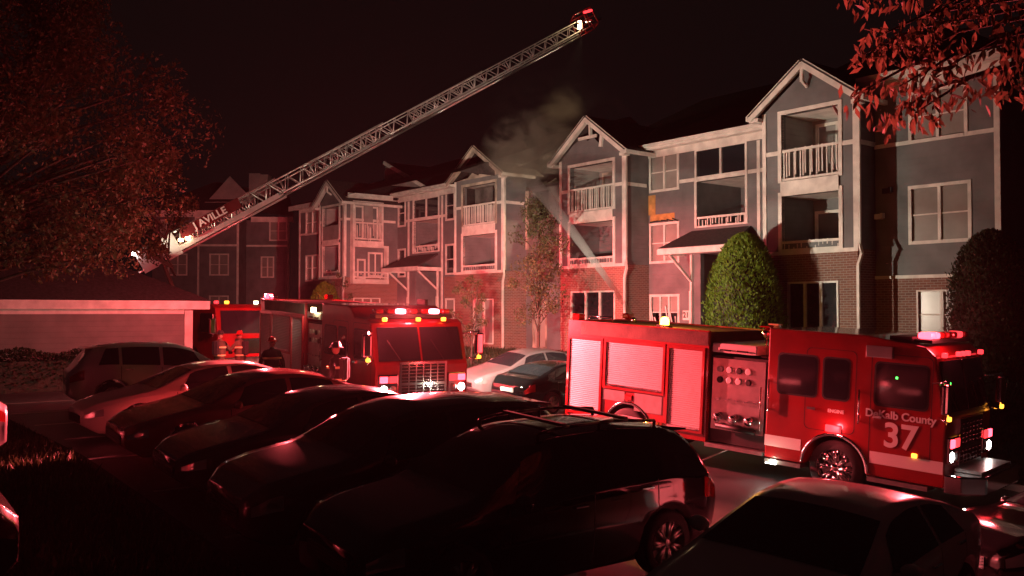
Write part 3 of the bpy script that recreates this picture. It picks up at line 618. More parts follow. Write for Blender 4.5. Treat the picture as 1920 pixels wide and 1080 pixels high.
def ring_fn(sp):
    hl = sp['L'] / 2
    def sill0(x): return float(np.interp(x, [-hl, -hl + .25, hl - .25, hl], [.42, sp['sill'], sp['sill'], .36]))
    def ev(x, v, side=1):
        x = clamp(x, -hl, hl)
        b = float(curve(sp['belt'], x)); tp = max(float(curve(sp['top'], x)), b + .03); w = float(curve(sp['w'], x, .08)); z0 = sill0(x); zb = z0
        for xw in sp['wheels']:
            d = abs(x - xw); ra = sp['r'] + .07
            if d < ra: zb = max(zb, sp['r'] + math.sqrt(ra * ra - d * d))
        h = tp - b; wb = w * .955; wr = wb - .27 * min(h / .5, 1.0) - .02; zre = b + h * .90
        if v <= 1:
            z = zb + (b - zb) * v; q = clamp((z - z0) / (b - z0), 0, 1)
            y = w * (1 - .075 * (1 - q) ** 2 - .045 * q ** 3) + .012 * math.exp(-((q - .62) / .05) ** 2)
        elif v <= 2:
            k = v - 1; z = b + (zre - b) * k; y = wb + (wr - wb) * (k ** 1.15)
        else:
            k = v - 2; y = wr * (1 - k); z = zre + (tp - zre) * (1 - (1 - k) ** 2.4)
        return Vector((x, side * y, z))
    return ev
def patch(ev, xs, vs, side, off=.008):
    """piece of the body surface pushed out a little: xs, vs grids; xs may be a function of v"""
    mb = MB(); pts = []
    for v in vs:
        row = []
        for x in (xs(v) if callable(xs) else xs):
            sd = side; vv = v
            if v > 3: sd = -side; vv = 6 - v
            p = ev(x, vv, sd); dx = ev(x + .02, vv, sd) - ev(x - .02, vv, sd); v2 = min(vv + .03, 3); v1 = max(vv - .03, 0)
            dv = ev(x, v2, sd) - ev(x, v1, sd); n = dx.cross(dv)
            if n.length < 1e-9: n = Vector((0, 0, 1))
            n.normalize()
            if n.dot(p - Vector((x * .9, 0, .6))) < 0: n = -n
            row.append(p + n * off)
        pts.append(row)
    m = len(pts[0]); mb.v = [tuple(p) for r_ in pts for p in r_]
    mb.f = [(i * m + j, i * m + j + 1, (i + 1) * m + j + 1, (i + 1) * m + j) for i in range(len(pts) - 1) for j in range(m - 1)]
    return mb
def wheel_meshes(r, w=.22, spokes=7, hub=M_STEEL):
    ty = MB().lathe([(r * .68, -w / 2), (r * .9, -w / 2), (r * .98, -w / 2 + .03), (r, -w / 4), (r, w / 4), (r * .98, w / 2 - .03), (r * .9, w / 2), (r * .68, w / 2)], n=28).mesh('tyre', M_TYRE, smooth=True)
    rim = MB().lathe([(r * .70, -w / 2 + .01), (r * .66, -w / 2 + .03), (r * .64, 0), (r * .66, w / 2 - .03), (r * .70, w / 2 - .01)], n=28)
    for sd in (-1, 1):
        y = sd * (w / 2 - .035)
        rim.lathe([(0.001, y + sd * .02), (r * .16, y + sd * .015), (r * .2, y - sd * .02)], n=12)
        for k in range(spokes):
            t = 2 * math.pi * k / spokes
            a = Vector((r * .12 * math.cos(t), y, r * .12 * math.sin(t)))
            for dt in (-.13, .13):
                b = Vector((r * .66 * math.cos(t + dt), y, r * .66 * math.sin(t + dt))); rim.tube(a, b, .022, .028, n=5)
    rim.lathe([(0.001, 0), (r * .6, .0)], n=16)
    return ty, rim.mesh('rim', hub, smooth=True)
CARM = {}
def car_meshes(kind):
    if kind in CARM: return CARM[kind]
    sp = SPECS[kind]; ev = ring_fn(sp); hl = sp['L'] / 2
    xs = sorted(set([round(x, 3) for x in np.linspace(-hl, hl, 96)]))
    vs = list(np.linspace(0, 1, 8)) + list(np.linspace(1, 2, 6))[1:] + list(np.linspace(2, 3, 7))[1:]
    ring = []
    for x in xs:
        L_ = [ev(x, v, 1) for v in vs]; Rr = [ev(x, v, -1) for v in vs[:-1]][::-1]; ring.append(L_ + Rr)
    n = len(ring[0]); mb = MB(); mb.v = [tuple(p) for r_ in ring for p in r_]
    mb.f = [(i * n + j, i * n + j + 1, (i + 1) * n + j + 1, (i + 1) * n + j) for i in range(len(xs) - 1) for j in range(n - 1)]
    mb.f += [(i * n, (i + 1) * n, (i + 1) * n + n - 1, i * n + n - 1) for i in range(len(xs) - 1)]
    mb.f += [tuple(range(n)), tuple(range((len(xs) - 1) * n, len(xs) * n))]
    d = {'body': mb.mesh('body', None, smooth=True)}
    lin = lambda a, b, k: list(np.linspace(a, b, k))
    d['windshield'] = patch(ev, lin(*sp['ws'], 10), lin(2.06, 3.94, 15), 1).mesh('windshield', M_GLASS, smooth=True)
    d['rear_window'] = patch(ev, lin(*sp['rw'], 8), lin(2.1, 3.9, 13), 1).mesh('rear_window', M_GLASS, smooth=True)
    d['side_window'] = []
    for i, (a, b) in enumerate(sp['sw']):
        for sd in (1, -1):
            f = (lambda v, a=a, b=b, i=i: lin(a - (.30 * (v - 1.1) if i == 0 else 0), b + (.22 * (v - 1.1) if i == len(sp['sw']) - 1 else 0), 9))
            d['side_window'].append(patch(ev, f, lin(1.09, 1.90, 7), sd).mesh('side_window', M_GLASS, smooth=True))
    d['headlight'] = [patch(ev, lin(*sp['head'], 6), lin(.66, .93, 5), sd, .012).mesh('headlight', M_LENS, smooth=True) for sd in (1, -1)]
    d['taillight'] = [patch(ev, lin(*sp['tail'], 6), lin(.66, .94, 5), sd, .012).mesh('taillight', M_TAIL, smooth=True) for sd in (1, -1)]
    d['door_seam'] = []
    for x in (sp['sw'][0][0] + .05, sp['sw'][0][1] - .04, sp['sw'][-1][1] + .12 if kind == 'sedan' else sp['sw'][1][1] - .02):
        for sd in (1, -1): d['door_seam'].append(patch(ev, [x - .006, x + .006], lin(.08, 1.02, 8), sd, .003).mesh('door_seam', M_BLACK))
    mir = []; xm = sp['sw'][0][0] - .02; bz = float(curve(sp['belt'], xm)); wy = float(curve(sp['w'], xm))
    for sd in (1, -1):
        m_ = MB().ball((xm, sd * (wy + .10), bz + .09), .07, .11, .075); m_.tube((xm, sd * (wy * .93), bz + .03), (xm, sd * (wy + .06), bz + .06), .025, n=6); mir.append(m_.mesh('mirror', None, smooth=True))
    d['mirror'] = mir
    hd = []
    for a, b in sp['sw'][:2]:
        for sd in (1, -1):
            xh = b + .16; p = ev(xh, .86, sd); hd.append(MB().box(xh - .09, xh + .09, p.y - .0 * sd, p.y + .035 * sd, p.z - .012, p.z + .014).mesh('door_handle', M_CHROME, bevel=.006, segs=1))
    d['door_handle'] = hd
    zf = float(curve(sp['belt'], hl)); wf = sp['w'][0][1]
    d['grille'] = MB().box(hl - .05, hl + .018, -.42, .42, zf - .16, zf - .02)
    for k in range(4): d['grille'].box(hl + .016, hl + .03, -.40, .40, zf - .15 + .035 * k, zf - .14 + .035 * k)
    d['grille'] = d['grille'].mesh('grille', M_BLACK)
    d['plate'] = MB().box(-hl - .02, -hl + .03, -.26, .26, .66, .78).mesh('licence_plate', M_PLATE)
    d['wheel'] = wheel_meshes(sp['r'])
    d['arch'] = []
    if kind == 'suv':
        d['rail'] = []
        for sd in (1, -1):
            m_ = MB(); pts = [ev(x, 2.12, sd) + Vector((0, 0, .075)) for x in lin(.25, -1.45, 9)]
            for a, b in zip(pts[:-1], pts[1:]): m_.tube(a, b, .018, n=6)
            for q in (pts[0], pts[4], pts[-1]): m_.tube(q, q - Vector((0, 0, .09)), .022, n=6)
            d['rail'].append(m_.mesh('roof_rail', M_BLACK, smooth=True))
        cb = []
        for x in (-.1, -1.0):
            a, b = ev(x, 2.12, 1) + Vector((0, 0, .10)), ev(x, 2.12, -1) + Vector((0, 0, .10)); cb.append(MB().bar(a, b, .06, .03).mesh('cross_bar', M_BLACK))
        d['cross'] = cb
        sp_ = MB(); a = ev(-1.82, 2.6, 1); sp_.prism([(-1.62, 1.60), (-1.98, 1.555), (-2.0, 1.53), (-1.7, 1.54)], -.52, .52, 'y'); d['spoiler'] = sp_.mesh('spoiler', None)
    CARM[kind] = d; return d
def ground_pose(o, x, y, hd, wb=1.4, z_off=0.0):
    """put a vehicle on the terrain with its wheels down; hd = heading unit vector"""
    za = ter(x + hd[0] * wb, y + hd[1] * wb); zb = ter(x - hd[0] * wb, y - hd[1] * wb)
    yaw = math.atan2(hd[1], hd[0]); pit = -math.atan2(za - zb, 2 * wb)
    lx, ly = -hd[1], hd[0]; zl = ter(x + lx * .75, y + ly * .75); zr = ter(x - lx * .75, y - ly * .75)
    roll = math.atan2(zl - zr, 1.5)
    o.location = (x, y, (za + zb) / 2 + .014 + z_off); o.rotation_euler = (roll, pit, yaw)
def car(kind, paint, x, y, hd, label, name='parked_car', cat='car', rails=False, group=None):
    d = car_meshes(kind); sp = SPECS[kind]; h = Vector((hd[0], hd[1])).normalized()
    root = empty(name); tag(root, label, cat, group); ground_pose(root, x, y, h)
    def painted(nm, me, par=root):
        o = link(nm, me, par)
        if not len(me.materials): me.materials.append(paint)
        o.material_slots[0].link = 'OBJECT'; o.material_slots[0].material = paint; return o
    body = painted('body', d['body'])
    link('windshield', d['windshield'], root); link('rear_window', d['rear_window'], root)
    for nm in ('side_window', 'headlight', 'taillight'):
        for me in d[nm]: link(nm, me, root)
    for me in d['door_seam']: link('door_seam', me, body)
    for me in d['door_handle']: link('door_handle', me, body)
    for me in d['mirror']: painted('mirror', me)
    link('grille', d['grille'], root); link('licence_plate', d['plate'], root)
    for xw in sp['wheels']:
        for sd in (1, -1):
            t_ = link('wheel', d['wheel'][0], root); t_.location = (xw, sd * (sp['w'][3][1] - .13), sp['r']); t_.rotation_euler = (0, rnd.random() * 3, 0); link('rim', d['wheel'][1], t_)
    if kind == 'suv':
        painted('spoiler', d['spoiler'])
        if rails:
            for me in d['rail']: link('roof_rail', me, root)
            for me in d['cross']: link('cross_bar', me, root)
    return root
HP = (-.8, -.6)
GC = 'cars parked in the near row'
car('suv', M_CARK, .10, 10.15, HP, 'glossy black sport utility car with roof rails and cross bars', rails=True, group=GC)
car('coupe', M_CARW, 2.85, 8.6, (-.68, -.735), 'white two door car with dark windshield, beside the railed black car', group=GC)
car('suv', M_CARB, -1.42, 11.9, HP, 'dark grey sport utility car without cross bars, beside the railed black car', group=GC)
car('sedan', M_CARN, -3.0, 14.4, HP, 'black sedan between the dark grey utility car and the maroon sedan', group=GC)
car('sedan', M_CARR, -4.62, 16.5, HP, 'maroon sedan between the black sedan and the beige sedan', group=GC)
car('sedan', M_CARG, -6.3, 18.7, HP, 'beige sedan at the far end of the near row, before the white crossover', group=GC)
car('suv', M_CARW, -8.9, 23.6, (.86, .51), 'white crossover car parked tail out beside the hedge and garage')
car('sedan', M_CARS, .45, 31.0, (-.83, -.56), 'silver sedan nosed out between the two fire engines')
car('sedan', M_CARK, 1.55, 27.9, (.72, .69), 'black car with white rear plate next to the silver sedan')
car('suv', M_CARK, 7.55, 11.5, (-.97, -.22), 'black car nosing in before the front bumper of engine 37')
car('sedan', M_CARB, -7.0, 7.9, HP, 'car with red lit tail at the near end of the grass strip')
car('suv', M_CARS, -10.2, 13.6, HP, 'utility car with red tail lamp across the grass strip from the beige sedan')

# ------------------------------------------------------------------ fire engines
def rrect(x0, x1, z0, z1, r=.08, k=4):
    pts = []
    for cx, cz, a in ((x1 - r, z1 - r, 0), (x0 + r, z1 - r, 90), (x0 + r, z0 + r, 180), (x1 - r, z0 + r, 270)):
        for i in range(k + 1):
            t = R(a + 90 * i / k); pts.append((cx + r * math.cos(t), cz + r * math.sin(t)))
    return pts
def arch_poly(pts_top, x_lo, x_hi, z_lo, xc, ra, zc=.53):
    """outline along the bottom with a wheel notch"""
    ang = math.acos(clamp((z_lo - zc) / ra, -1, 1)); arc = []
    a0 = math.asin((z_lo - zc) / ra)
    for i in range(17):
        t = math.pi - a0 - (math.pi - 2 * a0) * i / 16; arc.append((xc + ra * math.cos(t), zc + ra * math.sin(t)))
    return [(x_lo, z_lo)] + arc + [(x_hi, z_lo)] + pts_top
def engine(label, number, step_roof, x, y, th, lit):
    h = (math.sin(th), -math.cos(th)); lat = (math.cos(th), math.sin(th))
    ox, oy = x + lat[0] * 1.25, y + lat[1] * 1.25
    root = empty('fire_engine'); tag(root, label, 'fire engine')
    za = ter(ox, oy); zb = ter(ox - h[0] * 4.9, oy - h[1] * 4.9)
    root.location = (ox, oy, za + .014); root.rotation_euler = (0, math.atan2(zb - za, 4.9), math.atan2(h[1], h[0]))
    W = 1.25
    boxo('chassis', M_BLACK, root, -6.7, 2.0, -.5, .5, .45, .72)
    # body with wheel notch
    bd = MB().prism(arch_poly([(-2.85, 2.62), (-6.75, 2.62)], -6.75, -2.85, .6, -4.9, .62), -W + .05, W - .05).build('body', M_RED, root)
    hb = MB(); hb.box(-6.75, -2.85, -W + .05, -W + .12, 2.62, 2.96); hb.box(-6.75, -2.85, W - .12, W - .05, 2.62, 2.96); hb.box(-6.75, -6.68, -W + .12, W - .12, 2.62, 2.96)
    hb.build('hose_bed', M_RED, root)
    boxo('hose_cover', M_HOSE, root, -6.6, -2.9, -W + .13, W - .13, 2.7, 2.93)
    boxo('hose_bed_skirt', M_HOSE, root, -6.35, -2.87, -W + .035, -W + .049, 2.64, 2.93)
    def shutter(x0, x1, z0, z1, sd):
        y = sd * (W - .05)
        fr_ = MB()
        for a in ((x0 - .06, x0, z0, z1), (x1, x1 + .06, z0, z1), (x0 - .06, x1 + .06, z1, z1 + .07), (x0 - .06, x1 + .06, z0 - .05, z0)): fr_.box(a[0], a[1], y, y + sd * .045, a[2], a[3])
        o = fr_.build('shutter_frame', M_RED if sd < 0 else M_RED, root)
        n = int((z1 - z0) / .045); mb = MB()
        for i in range(n):
            a = z0 + (z1 - z0) * i / n; b = z0 + (z1 - z0) * (i + 1) / n
            mb.add([(x0, y + sd * .003, a), (x1, y + sd * .003, a), (x1, y + sd * .016, a + (b - a) * .3), (x0, y + sd * .016, a + (b - a) * .3), (x1, y + sd * .016, b - (b - a) * .3), (x0, y + sd * .016, b - (b - a) * .3), (x1, y + sd * .003, b), (x0, y + sd * .003, b)],
                   [(0, 1, 2, 3), (3, 2, 4, 5), (5, 4, 6, 7)])
        s_ = mb.build('roller_shutter', M_ROLL, o); tag(s_, kind='stuff')
        boxo('shutter_handle', M_CHROME, o, x0 + .08, x1 - .08, y + sd * .018, y + sd * .045, z0 + .02, z0 + .05)
    for sd in (-1, 1):
        shutter(-6.66, -5.72, .80, 2.52, sd); shutter(-5.56, -3.98, 1.5, 2.52, sd); shutter(-3.82, -2.98, .80, 2.52, sd)
        y = sd * (W - .05)
        boxo('fender_panel', M_STEEL, root, -5.62, -5.0, y, y + sd * .012, 1.18, 1.42); boxo('fender_panel', M_STEEL, root, -4.72, -3.98, y, y + sd * .012, 1.02, 1.42)
        boxo('warning_light', E_REDD if lit == 'left' else M_TAIL, root, -5.02 + .05, -4.78, y + sd * .001, y + sd * .04, 1.24, 1.36, bevel=.01)
        # polished arch rings
        for xc, ra in ((-4.9, .62), (0.0, .62)):
            mb = MB(); yy = sd * (W - .05) if xc < -1 else sd * W
            P_ = [(xc + (ra + .0) * math.cos(t), .53 + ra * math.sin(t)) for t in np.linspace(R(2), R(178), 19)]
            Q_ = [(xc + (ra + .06) * math.cos(t), .53 + (ra + .06) * math.sin(t)) for t in np.linspace(R(2), R(178), 19)]
            for i in range(18):
                for a, b in (((P_[i], P_[i + 1], Q_[i + 1], Q_[i]), 0),): mb.add([(a[k][0], yy + sd * .02, a[k][1]) for k in range(4)] + [(a[k][0], yy, a[k][1]) for k in range(4)], [(0, 1, 2, 3), (3, 2, 6, 7), (0, 4, 5, 1)])
            mb.build('wheel_arch', M_CHROME, root, smooth=True)
    # rear marker lamps and deck gear
    for k, yy in enumerate((-1.0, 1.0)):
        boxo('rear_beacon', E_RED if (lit == 'left' and k == 0) else M_TAIL, root, -6.72, -6.5, yy - .12, yy + .12, 2.97, 3.12, bevel=.04)
    mb = MB(); mb.tube((-6.2, -1.1, 2.97), (-6.2, -1.1, 3.08), .015); mb.tube((-5.5, -1.1, 2.97), (-5.5, -1.1, 3.08), .015); mb.tube((-6.2, -1.1, 3.08), (-5.5, -1.1, 3.08), .02); mb.build('hand_rail', M_CHROME, root, smooth=True)
    # pump panel
    boxo('pump_housing', M_BLACK, root, -2.84, -1.5, -W + .16, W - .16, .62, 2.45)
    for sd in (-1, 1):
        pp = boxo('pump_panel', M_STEEL, root, -2.78, -1.56, sd * (W - .16), sd * (W - .13), .9, 2.4)
        y = sd * (W - .13)
        for i in range(4):
            for j in range(2):
                g_ = MB().lathe([(.001, 0), (.07, 0), (.07, sd * .02), (.055, sd * .028), (.001, sd * .028)], n=14, c=(-2.6 + .22 * i, y, 1.95 + .22 * j)); g_.build('gauge', M_WHITE if (i + j) % 3 else M_BLACK, pp, smooth=False)
        for i in range(3):
            v_ = MB(); v_.tube((-2.55 + .36 * i, y, 1.2), (-2.55 + .36 * i, y + sd * .14, 1.17), .075, n=12); v_.tube((-2.55 + .36 * i, y + sd * .14, 1.17), (-2.55 + .36 * i, y + sd * .17, 1.16), .09, n=12); v_.build('outlet', M_CHROME, pp, smooth=True)
        for i in range(5):
            mb = MB(); mb.tube((-2.6 + .22 * i, y, 1.55), (-2.6 + .22 * i, y + sd * .08, 1.55), .012, n=6); mb.bar((-2.64 + .22 * i, y + sd * .08, 1.55), (-2.56 + .22 * i, y + sd * .08, 1.55), .02, .03); mb.build('valve_lever', M_CHROME, pp)
        boxo('running_board', M_STEEL, root, -2.84, -1.5, sd * (W - .35), sd * W, .52, .60)
        mb = MB(); mb.tube((-1.62, y + sd * .05, 1.0), (-1.62, y + sd * .05, 1.9), .018); mb.build('grab_rail', M_CHROME, root, smooth=True)
        mb = MB(); mb.tube((-2.6, y + sd * .09, 1.0), (-1.7, y + sd * .09, .96), .055, n=10); mb.build('suction_hose', M_BLACK, root, smooth=True)
    boxo('crosslay_cover', M_WHITE, root, -2.8, -1.75, -W + .1, W - .1, 2.52, 2.72, bevel=.03)
    mb = MB()
    for a in (-2.6, -2.2): mb.tube((a, -W + .08, 2.58), (a + .25, -W + .08, 2.58), .02, n=6)
    mb.build('crosslay_strap', M_BLACK, root)
    # cab
    if step_roof: top = [(2.0, 1.62), (1.93, 1.75), (1.66, 2.62), (1.5, 2.70), (.75, 2.72), (.45, 2.95), (.3, 3.0), (-1.45, 3.0)]
    else: top = [(2.0, 1.72), (1.94, 1.85), (1.78, 2.82), (1.6, 2.98), (.5, 3.12), (-1.45, 3.12)]
    cab = MB().prism(arch_poly(top, -1.45, 2.0, .52, 0.0, .62), -W, W).build('cab', M_RED, root, bevel=.035, segs=2)
    wz0, wz1 = (1.86, 2.62) if not step_roof else (1.72, 2.42)
    for sd in (-1, 1):
        for x0, x1 in ((-1.2, -.42), (-.26, .22), (.74, 1.66)):
            MB().prism(rrect(x0 - .035, x1 + .035, wz0 - .035, wz1 + .035, .1), sd * (W - .01), sd * (W + .006)).build('window_seal', M_BLACK, cab)
            MB().prism(rrect(x0, x1, wz0, wz1), sd * (W - .01), sd * (W + .010)).build('side_window', M_GLASS, cab)
        for x0, x1 in ((-.62, .36), (.66, 1.74)):
            mb = MB(); o_ = rrect(x0 - .012, x1 + .012, .78 if x0 > 0 else 1.22, 2.80 if not step_roof else 2.6, .1); i_ = rrect(x0, x1, .79 if x0 > 0 else 1.23, 2.79 if not step_roof else 2.59, .1); n = len(o_)
            mb.v = [(a, sd * (W + .003), b) for a, b in o_ + i_]; mb.f = [(k, (k + 1) % n, n + (k + 1) % n, n + k) for k in range(n)]
            mb.build('door_seam', M_BLACK, cab, fix=False)
            mb = MB(); mb.box(x0 + .06 if x0 > 0 else x0 + .05, (x0 + .22), sd * (W + .002), sd * (W + .04), 1.6, 1.65); mb.build('door_handle', M_CHROME, cab)
        mb = MB()
        for xr in (-1.38, .46): mb.tube((xr, sd * (W + .06), 1.45), (xr, sd * (W + .06), 2.1), .018); mb.tube((xr, sd * W, 1.5), (xr, sd * (W + .06), 1.5), .014); mb.tube((xr, sd * W, 2.05), (xr, sd * (W + .06), 2.05), .014)
        mb.build('grab_rail', M_CHROME, root, smooth=True)
        for x0, x1 in ((-1.45, -.68), (.68, 1.98)): boxo('stripe', M_WHITE, cab, x0, x1, sd * (W + .001), sd * (W + .005), .76, .98)
        boxo('side_warning_light', E_REDD if sd < 0 else M_TAIL, cab, -.18, .12, sd * (W + .001), sd * (W + .05), 1.22, 1.36, bevel=.02)
        boxo('side_marker', E_AMBD, cab, 1.44, 1.54, sd * (W + .001), sd * (W + .04), .98, 1.06, bevel=.02)
        boxo('step_light', E_WHITE if (number and sd < 0) else M_LENS, root, -1.42, -1.2, sd * (W - .06), sd * (W - .01), .40, .46)
        boxo('cab_step', M_STEEL, root, .66, 1.74, sd * (W - .3), sd * (W + .03), .42, .50); boxo('cab_step', M_STEEL, root, -1.42, -.66, sd * (W - .3), sd * (W + .03), .42, .50)
        # roof scene lamp housing on the cab side
        boxo('scene_lamp', M_LENS, cab, .55, 1.05, sd * (W + .002), sd * (W + .07), 2.72, 2.94, bevel=.02) if not step_roof else None
        # mirror
        mr = MB(); mr.tube((1.75, sd * (W - .02), 2.35), (2.1, sd * (W + .25), 2.42), .02); mr.tube((1.85, sd * (W - .02), 1.75), (2.1, sd * (W + .25), 1.72), .02); mr.tube((2.1, sd * (W + .25), 2.45), (2.1, sd * (W + .25), 1.68), .02)
        mo = mr.build('mirror_arm', M_CHROME, root, smooth=True)
        boxo('mirror_head', M_CHROME, mo, 2.02, 2.14, sd * (W + .16), sd * (W + .38), 1.85, 2.38, bevel=.04); boxo('mirror_marker', E_AMBD, mo, 2.1, 2.16, sd * (W + .2), sd * (W + .3), 1.74, 1.82, bevel=.02)
    # front face
    if step_roof: g0, g1 = Vector((1.955, 0, 1.72)), Vector((1.70, 0, 2.52))
    else: g0, g1 = Vector((1.965, 0, 1.82)), Vector((1.80, 0, 2.74))
    d_ = (g1 - g0).normalized(); nrm = Vector((d_.z, 0, -d_.x))
    for y0, y1 in ((-1.14, -.03), (.03, 1.14)):
        mb = MB(); q = [g0 + Vector((0, y0, 0)), g0 + Vector((0, y1, 0)), g1 + Vector((0, y1 * .97, 0)), g1 + Vector((0, y0 * .97, 0))]
        mb.add([p + nrm * .018 for p in q] + [p - nrm * .03 for p in q], [(0, 1, 2, 3), (4, 7, 6, 5), (0, 4, 5, 1), (1, 5, 6, 2), (2, 6, 7, 3), (3, 7, 4, 0)]); mb.build('windshield', M_GLASS, cab, bevel=.012)
        mb = MB(); mb.bar(g0 + Vector((.03, (y0 + y1) / 2, .02)), g0 + nrm * .05 + d_ * .5 + Vector((0, (y0 + y1) / 2 - .3, 0)), .02, .02); mb.build('wiper', M_BLACK, cab)
    # grille of chrome bars
    gr = MB(); gz0, gz1, gw = .84, 1.70, .58
    for a in ((-gw - .06, -gw, gz0, gz1), (gw, gw + .06, gz0, gz1), (-gw, gw, gz1 - .06, gz1), (-gw, gw, gz0, gz0 + .05), (-gw, gw, gz0 + .30, gz0 + .37)): gr.box(1.99, 2.05, a[0], a[1], a[2], a[3])
    gro = gr.build('grille', M_CHROME, root); boxo('grille_mesh', M_BLACK, gro, 1.99, 2.005, -gw, gw, gz0 + .05, gz1 - .06)
    for k in range(1, 6): yv = -gw + 2 * gw * k / 6; boxo('grille_bar', M_CHROME, gro, 2.006, 2.045, yv - .016, yv + .016, gz0 + .05, gz1 - .06)
    for k in range(9):
        zz = gz0 + .09 + .082 * k
        if abs(zz - (gz0 + .335)) > .05: boxo('grille_bar', M_CHROME, gro, 2.010, 2.035, -gw, gw, zz - .008, zz + .008)
    for sd in (-1, 1):
        yc = sd * .93
        hb_ = boxo('headlight_bezel', M_CHROME, root, 1.99, 2.06, yc - .26, yc + .26, .94, 1.42, bevel=.03)
        for dy in (-.12, .12):
            outer = (dy * sd > 0)
            MB().lathe([(.001, 2.085), (.075, 2.075), (.095, 2.06)], axis='x', n=16, c=(0, yc + dy, 1.06)).build('headlight', E_WHITE if outer else M_LENS, hb_, smooth=True)
            boxo('front_flasher', (E_RED if outer else E_REDD), hb_, 2.055, 2.085, yc + dy - .1, yc + dy + .1, 1.22, 1.37, bevel=.02)
    bp = MB(); bp.prism([(-1.3, 2.02), (1.3, 2.02), (1.3, 2.3), (.95, 2.62), (-.95, 2.62), (-1.3, 2.3)], .46, .78, 'x')
    bpm = MB(); bpm.v = [(b, a, z) for z, a, b in [(v[0], v[1], v[2]) for v in bp.v]]; bpm.f = bp.f
    bpm.build('bumper', M_CHROME, root, bevel=.03)
    boxo('bumper_tray', M_STEEL, root, 2.05, 2.5, -.85, .85, .79, .84)
    # light bar
    lz = 2.98 if not step_roof else 2.70; lx = 1.48 if not step_roof else 1.35
    lb = boxo('light_bar', M_BLACK, root, lx - .16, lx + .16, -1.05, 1.05, lz + (.06 if not step_roof else .03), lz + .12)
    for k, yy in enumerate((-.92, -.62, -.31, 0, .31, .62, .92)):
        if lit == 'left': m_ = E_REDW if k in (2, 5) else M_TAIL
        elif lit == 'right': m_ = E_RED if k in (0, 1) else E_REDD if k in (5,) else M_TAIL
        else: m_ = M_TAIL
        boxo('flasher', m_, lb, lx - .12, lx + .13, yy - .10, yy + .10, lz + .13, lz + .25, bevel=.045)
    zt = 2.70 if not step_roof else 2.56
    for yy in (-1.0, -.25, 0, .25, 1.0) if not step_roof else (-.9, 0, .7):
        boxo('roof_marker', E_REDD if not step_roof else E_AMBD, root, (1.80 if not step_roof else 1.66), (1.89 if not step_roof else 1.76), yy - .05, yy + .05, zt + .10, zt + .19, bevel=.02)
    # wheels
    wt, wrim = wheel_meshes(.53, .30, 8, M_CHROME)
    for xw in (0, -4.9):
        for sd in (-1, 1):
            t_ = link('wheel', wt, root); t_.location = (xw, sd * 1.06, .53); link('rim', wrim, t_)
    if number:
        mt = lambda x_, z_: Matrix.Translation((x_, -W - .004, z_)) @ Matrix.Rotation(math.pi / 2, 4, 'X')
        text_mesh('number', number, .62, M_WHITE, cab, mt(1.22, 1.30))
        text_mesh('lettering', 'DeKalb County', .2, M_WHITE, cab, mt(1.20, 1.68))
        text_mesh('lettering', 'ENGINE', .09, M_WHITE, cab, mt(0, 1.62))
        text_mesh('lettering', 'E37', .16, M_WHITE, cab, Matrix.Translation((.9, -W - .0, 3.0)) @ Matrix.Rotation(math.pi / 2, 4, 'X')) if False else None
        boxo('roof_locker', M_BLACK, root, .9, 1.3, -1.1, -.4, 3.06, 3.14)
        # amber beacon and deck lamps
        boxo('beacon_base', M_BLACK, root, -4.35, -4.05, -1.0, -.8, 2.94, 3.0)
        MB().lathe([(.10, 3.0), (.10, 3.1), (.07, 3.16), (.001, 3.18)], axis='z', n=14, c=(-4.2, -.9, 0)).build('amber_beacon', E_AMB, root, smooth=True)
        boxo('cab_lamp', E_GREEN, cab, 1.1, 1.14, -W - .014, -W - .011, 2.36, 2.40)
        boxo('cab_indicator', E_GREEN, cab, 1.93, 1.96, -1.0, -.96, 2.33, 2.37)
    return root
eng37 = engine('red fire engine numbered 37 with three roller shutters and amber beacon', '37', False, (1557 - 960) / F_PX * 17.6, 17.6, math.atan2(.725, .689), 'right')
engL = engine('red fire engine facing the lens with chrome grille and glaring headlights', None, True, -4.33, 23.3, R(33), 'left')
def world_of(o, p):
    m = Matrix.Translation(o.location) @ o.rotation_euler.to_matrix().to_4x4(); return m @ Vector(p)

# ------------------------------------------------------------------ ladder truck behind the garage
lt = empty('ladder_truck'); LH = (.725, -.689); lxo, lyo = -11.9, 37.6
lt.location = (lxo, lyo, ter(lxo, lyo)); lt.rotation_euler = (0, 0, math.atan2(LH[1], LH[0]))
tag(lt, 'ladder truck with long raised aluminium aerial ladder standing behind the garage', 'fire truck')
cabL = MB().prism(arch_poly([(2.0, 1.6), (1.75, 2.7), (1.5, 2.85), (-1.6, 2.9)], -1.6, 2.0, .52, 0, .62), -1.25, 1.25).build('cab', M_RED, lt, bevel=.04)
for sd in (-1, 1):
    for x0, x1 in ((-1.2, -.3), (.6, 1.6)): MB().prism(rrect(x0, x1, 1.75, 2.5), sd * 1.24, sd * 1.26).build('side_window', M_GLASS, cabL)
    mr = MB(); mr.tube((1.8, sd * 1.2, 2.4), (2.15, sd * 1.55, 2.4), .025); mr.tube((2.15, sd * 1.55, 2.45), (2.15, sd * 1.55, 1.6), .025); mo = mr.build('mirror_arm', M_CHROME, lt); boxo('mirror_head', M_CHROME, mo, 2.07, 2.2, sd * 1.45, sd * 1.7, 1.7, 2.3, bevel=.04)
MB().add([(1.99, -1.1, 1.7), (1.99, 1.1, 1.7), (1.79, 1.05, 2.6), (1.79, -1.05, 2.6)], [(0, 1, 2, 3)]).build('windshield', M_GLASS, cabL, fix=False)
boxo('bumper', M_CHROME, lt, 2.0, 2.5, -1.25, 1.25, .45, .8, bevel=.03); boxo('grille', M_CHROME, cabL, 2.0, 2.04, -.55, .55, .9, 1.5)
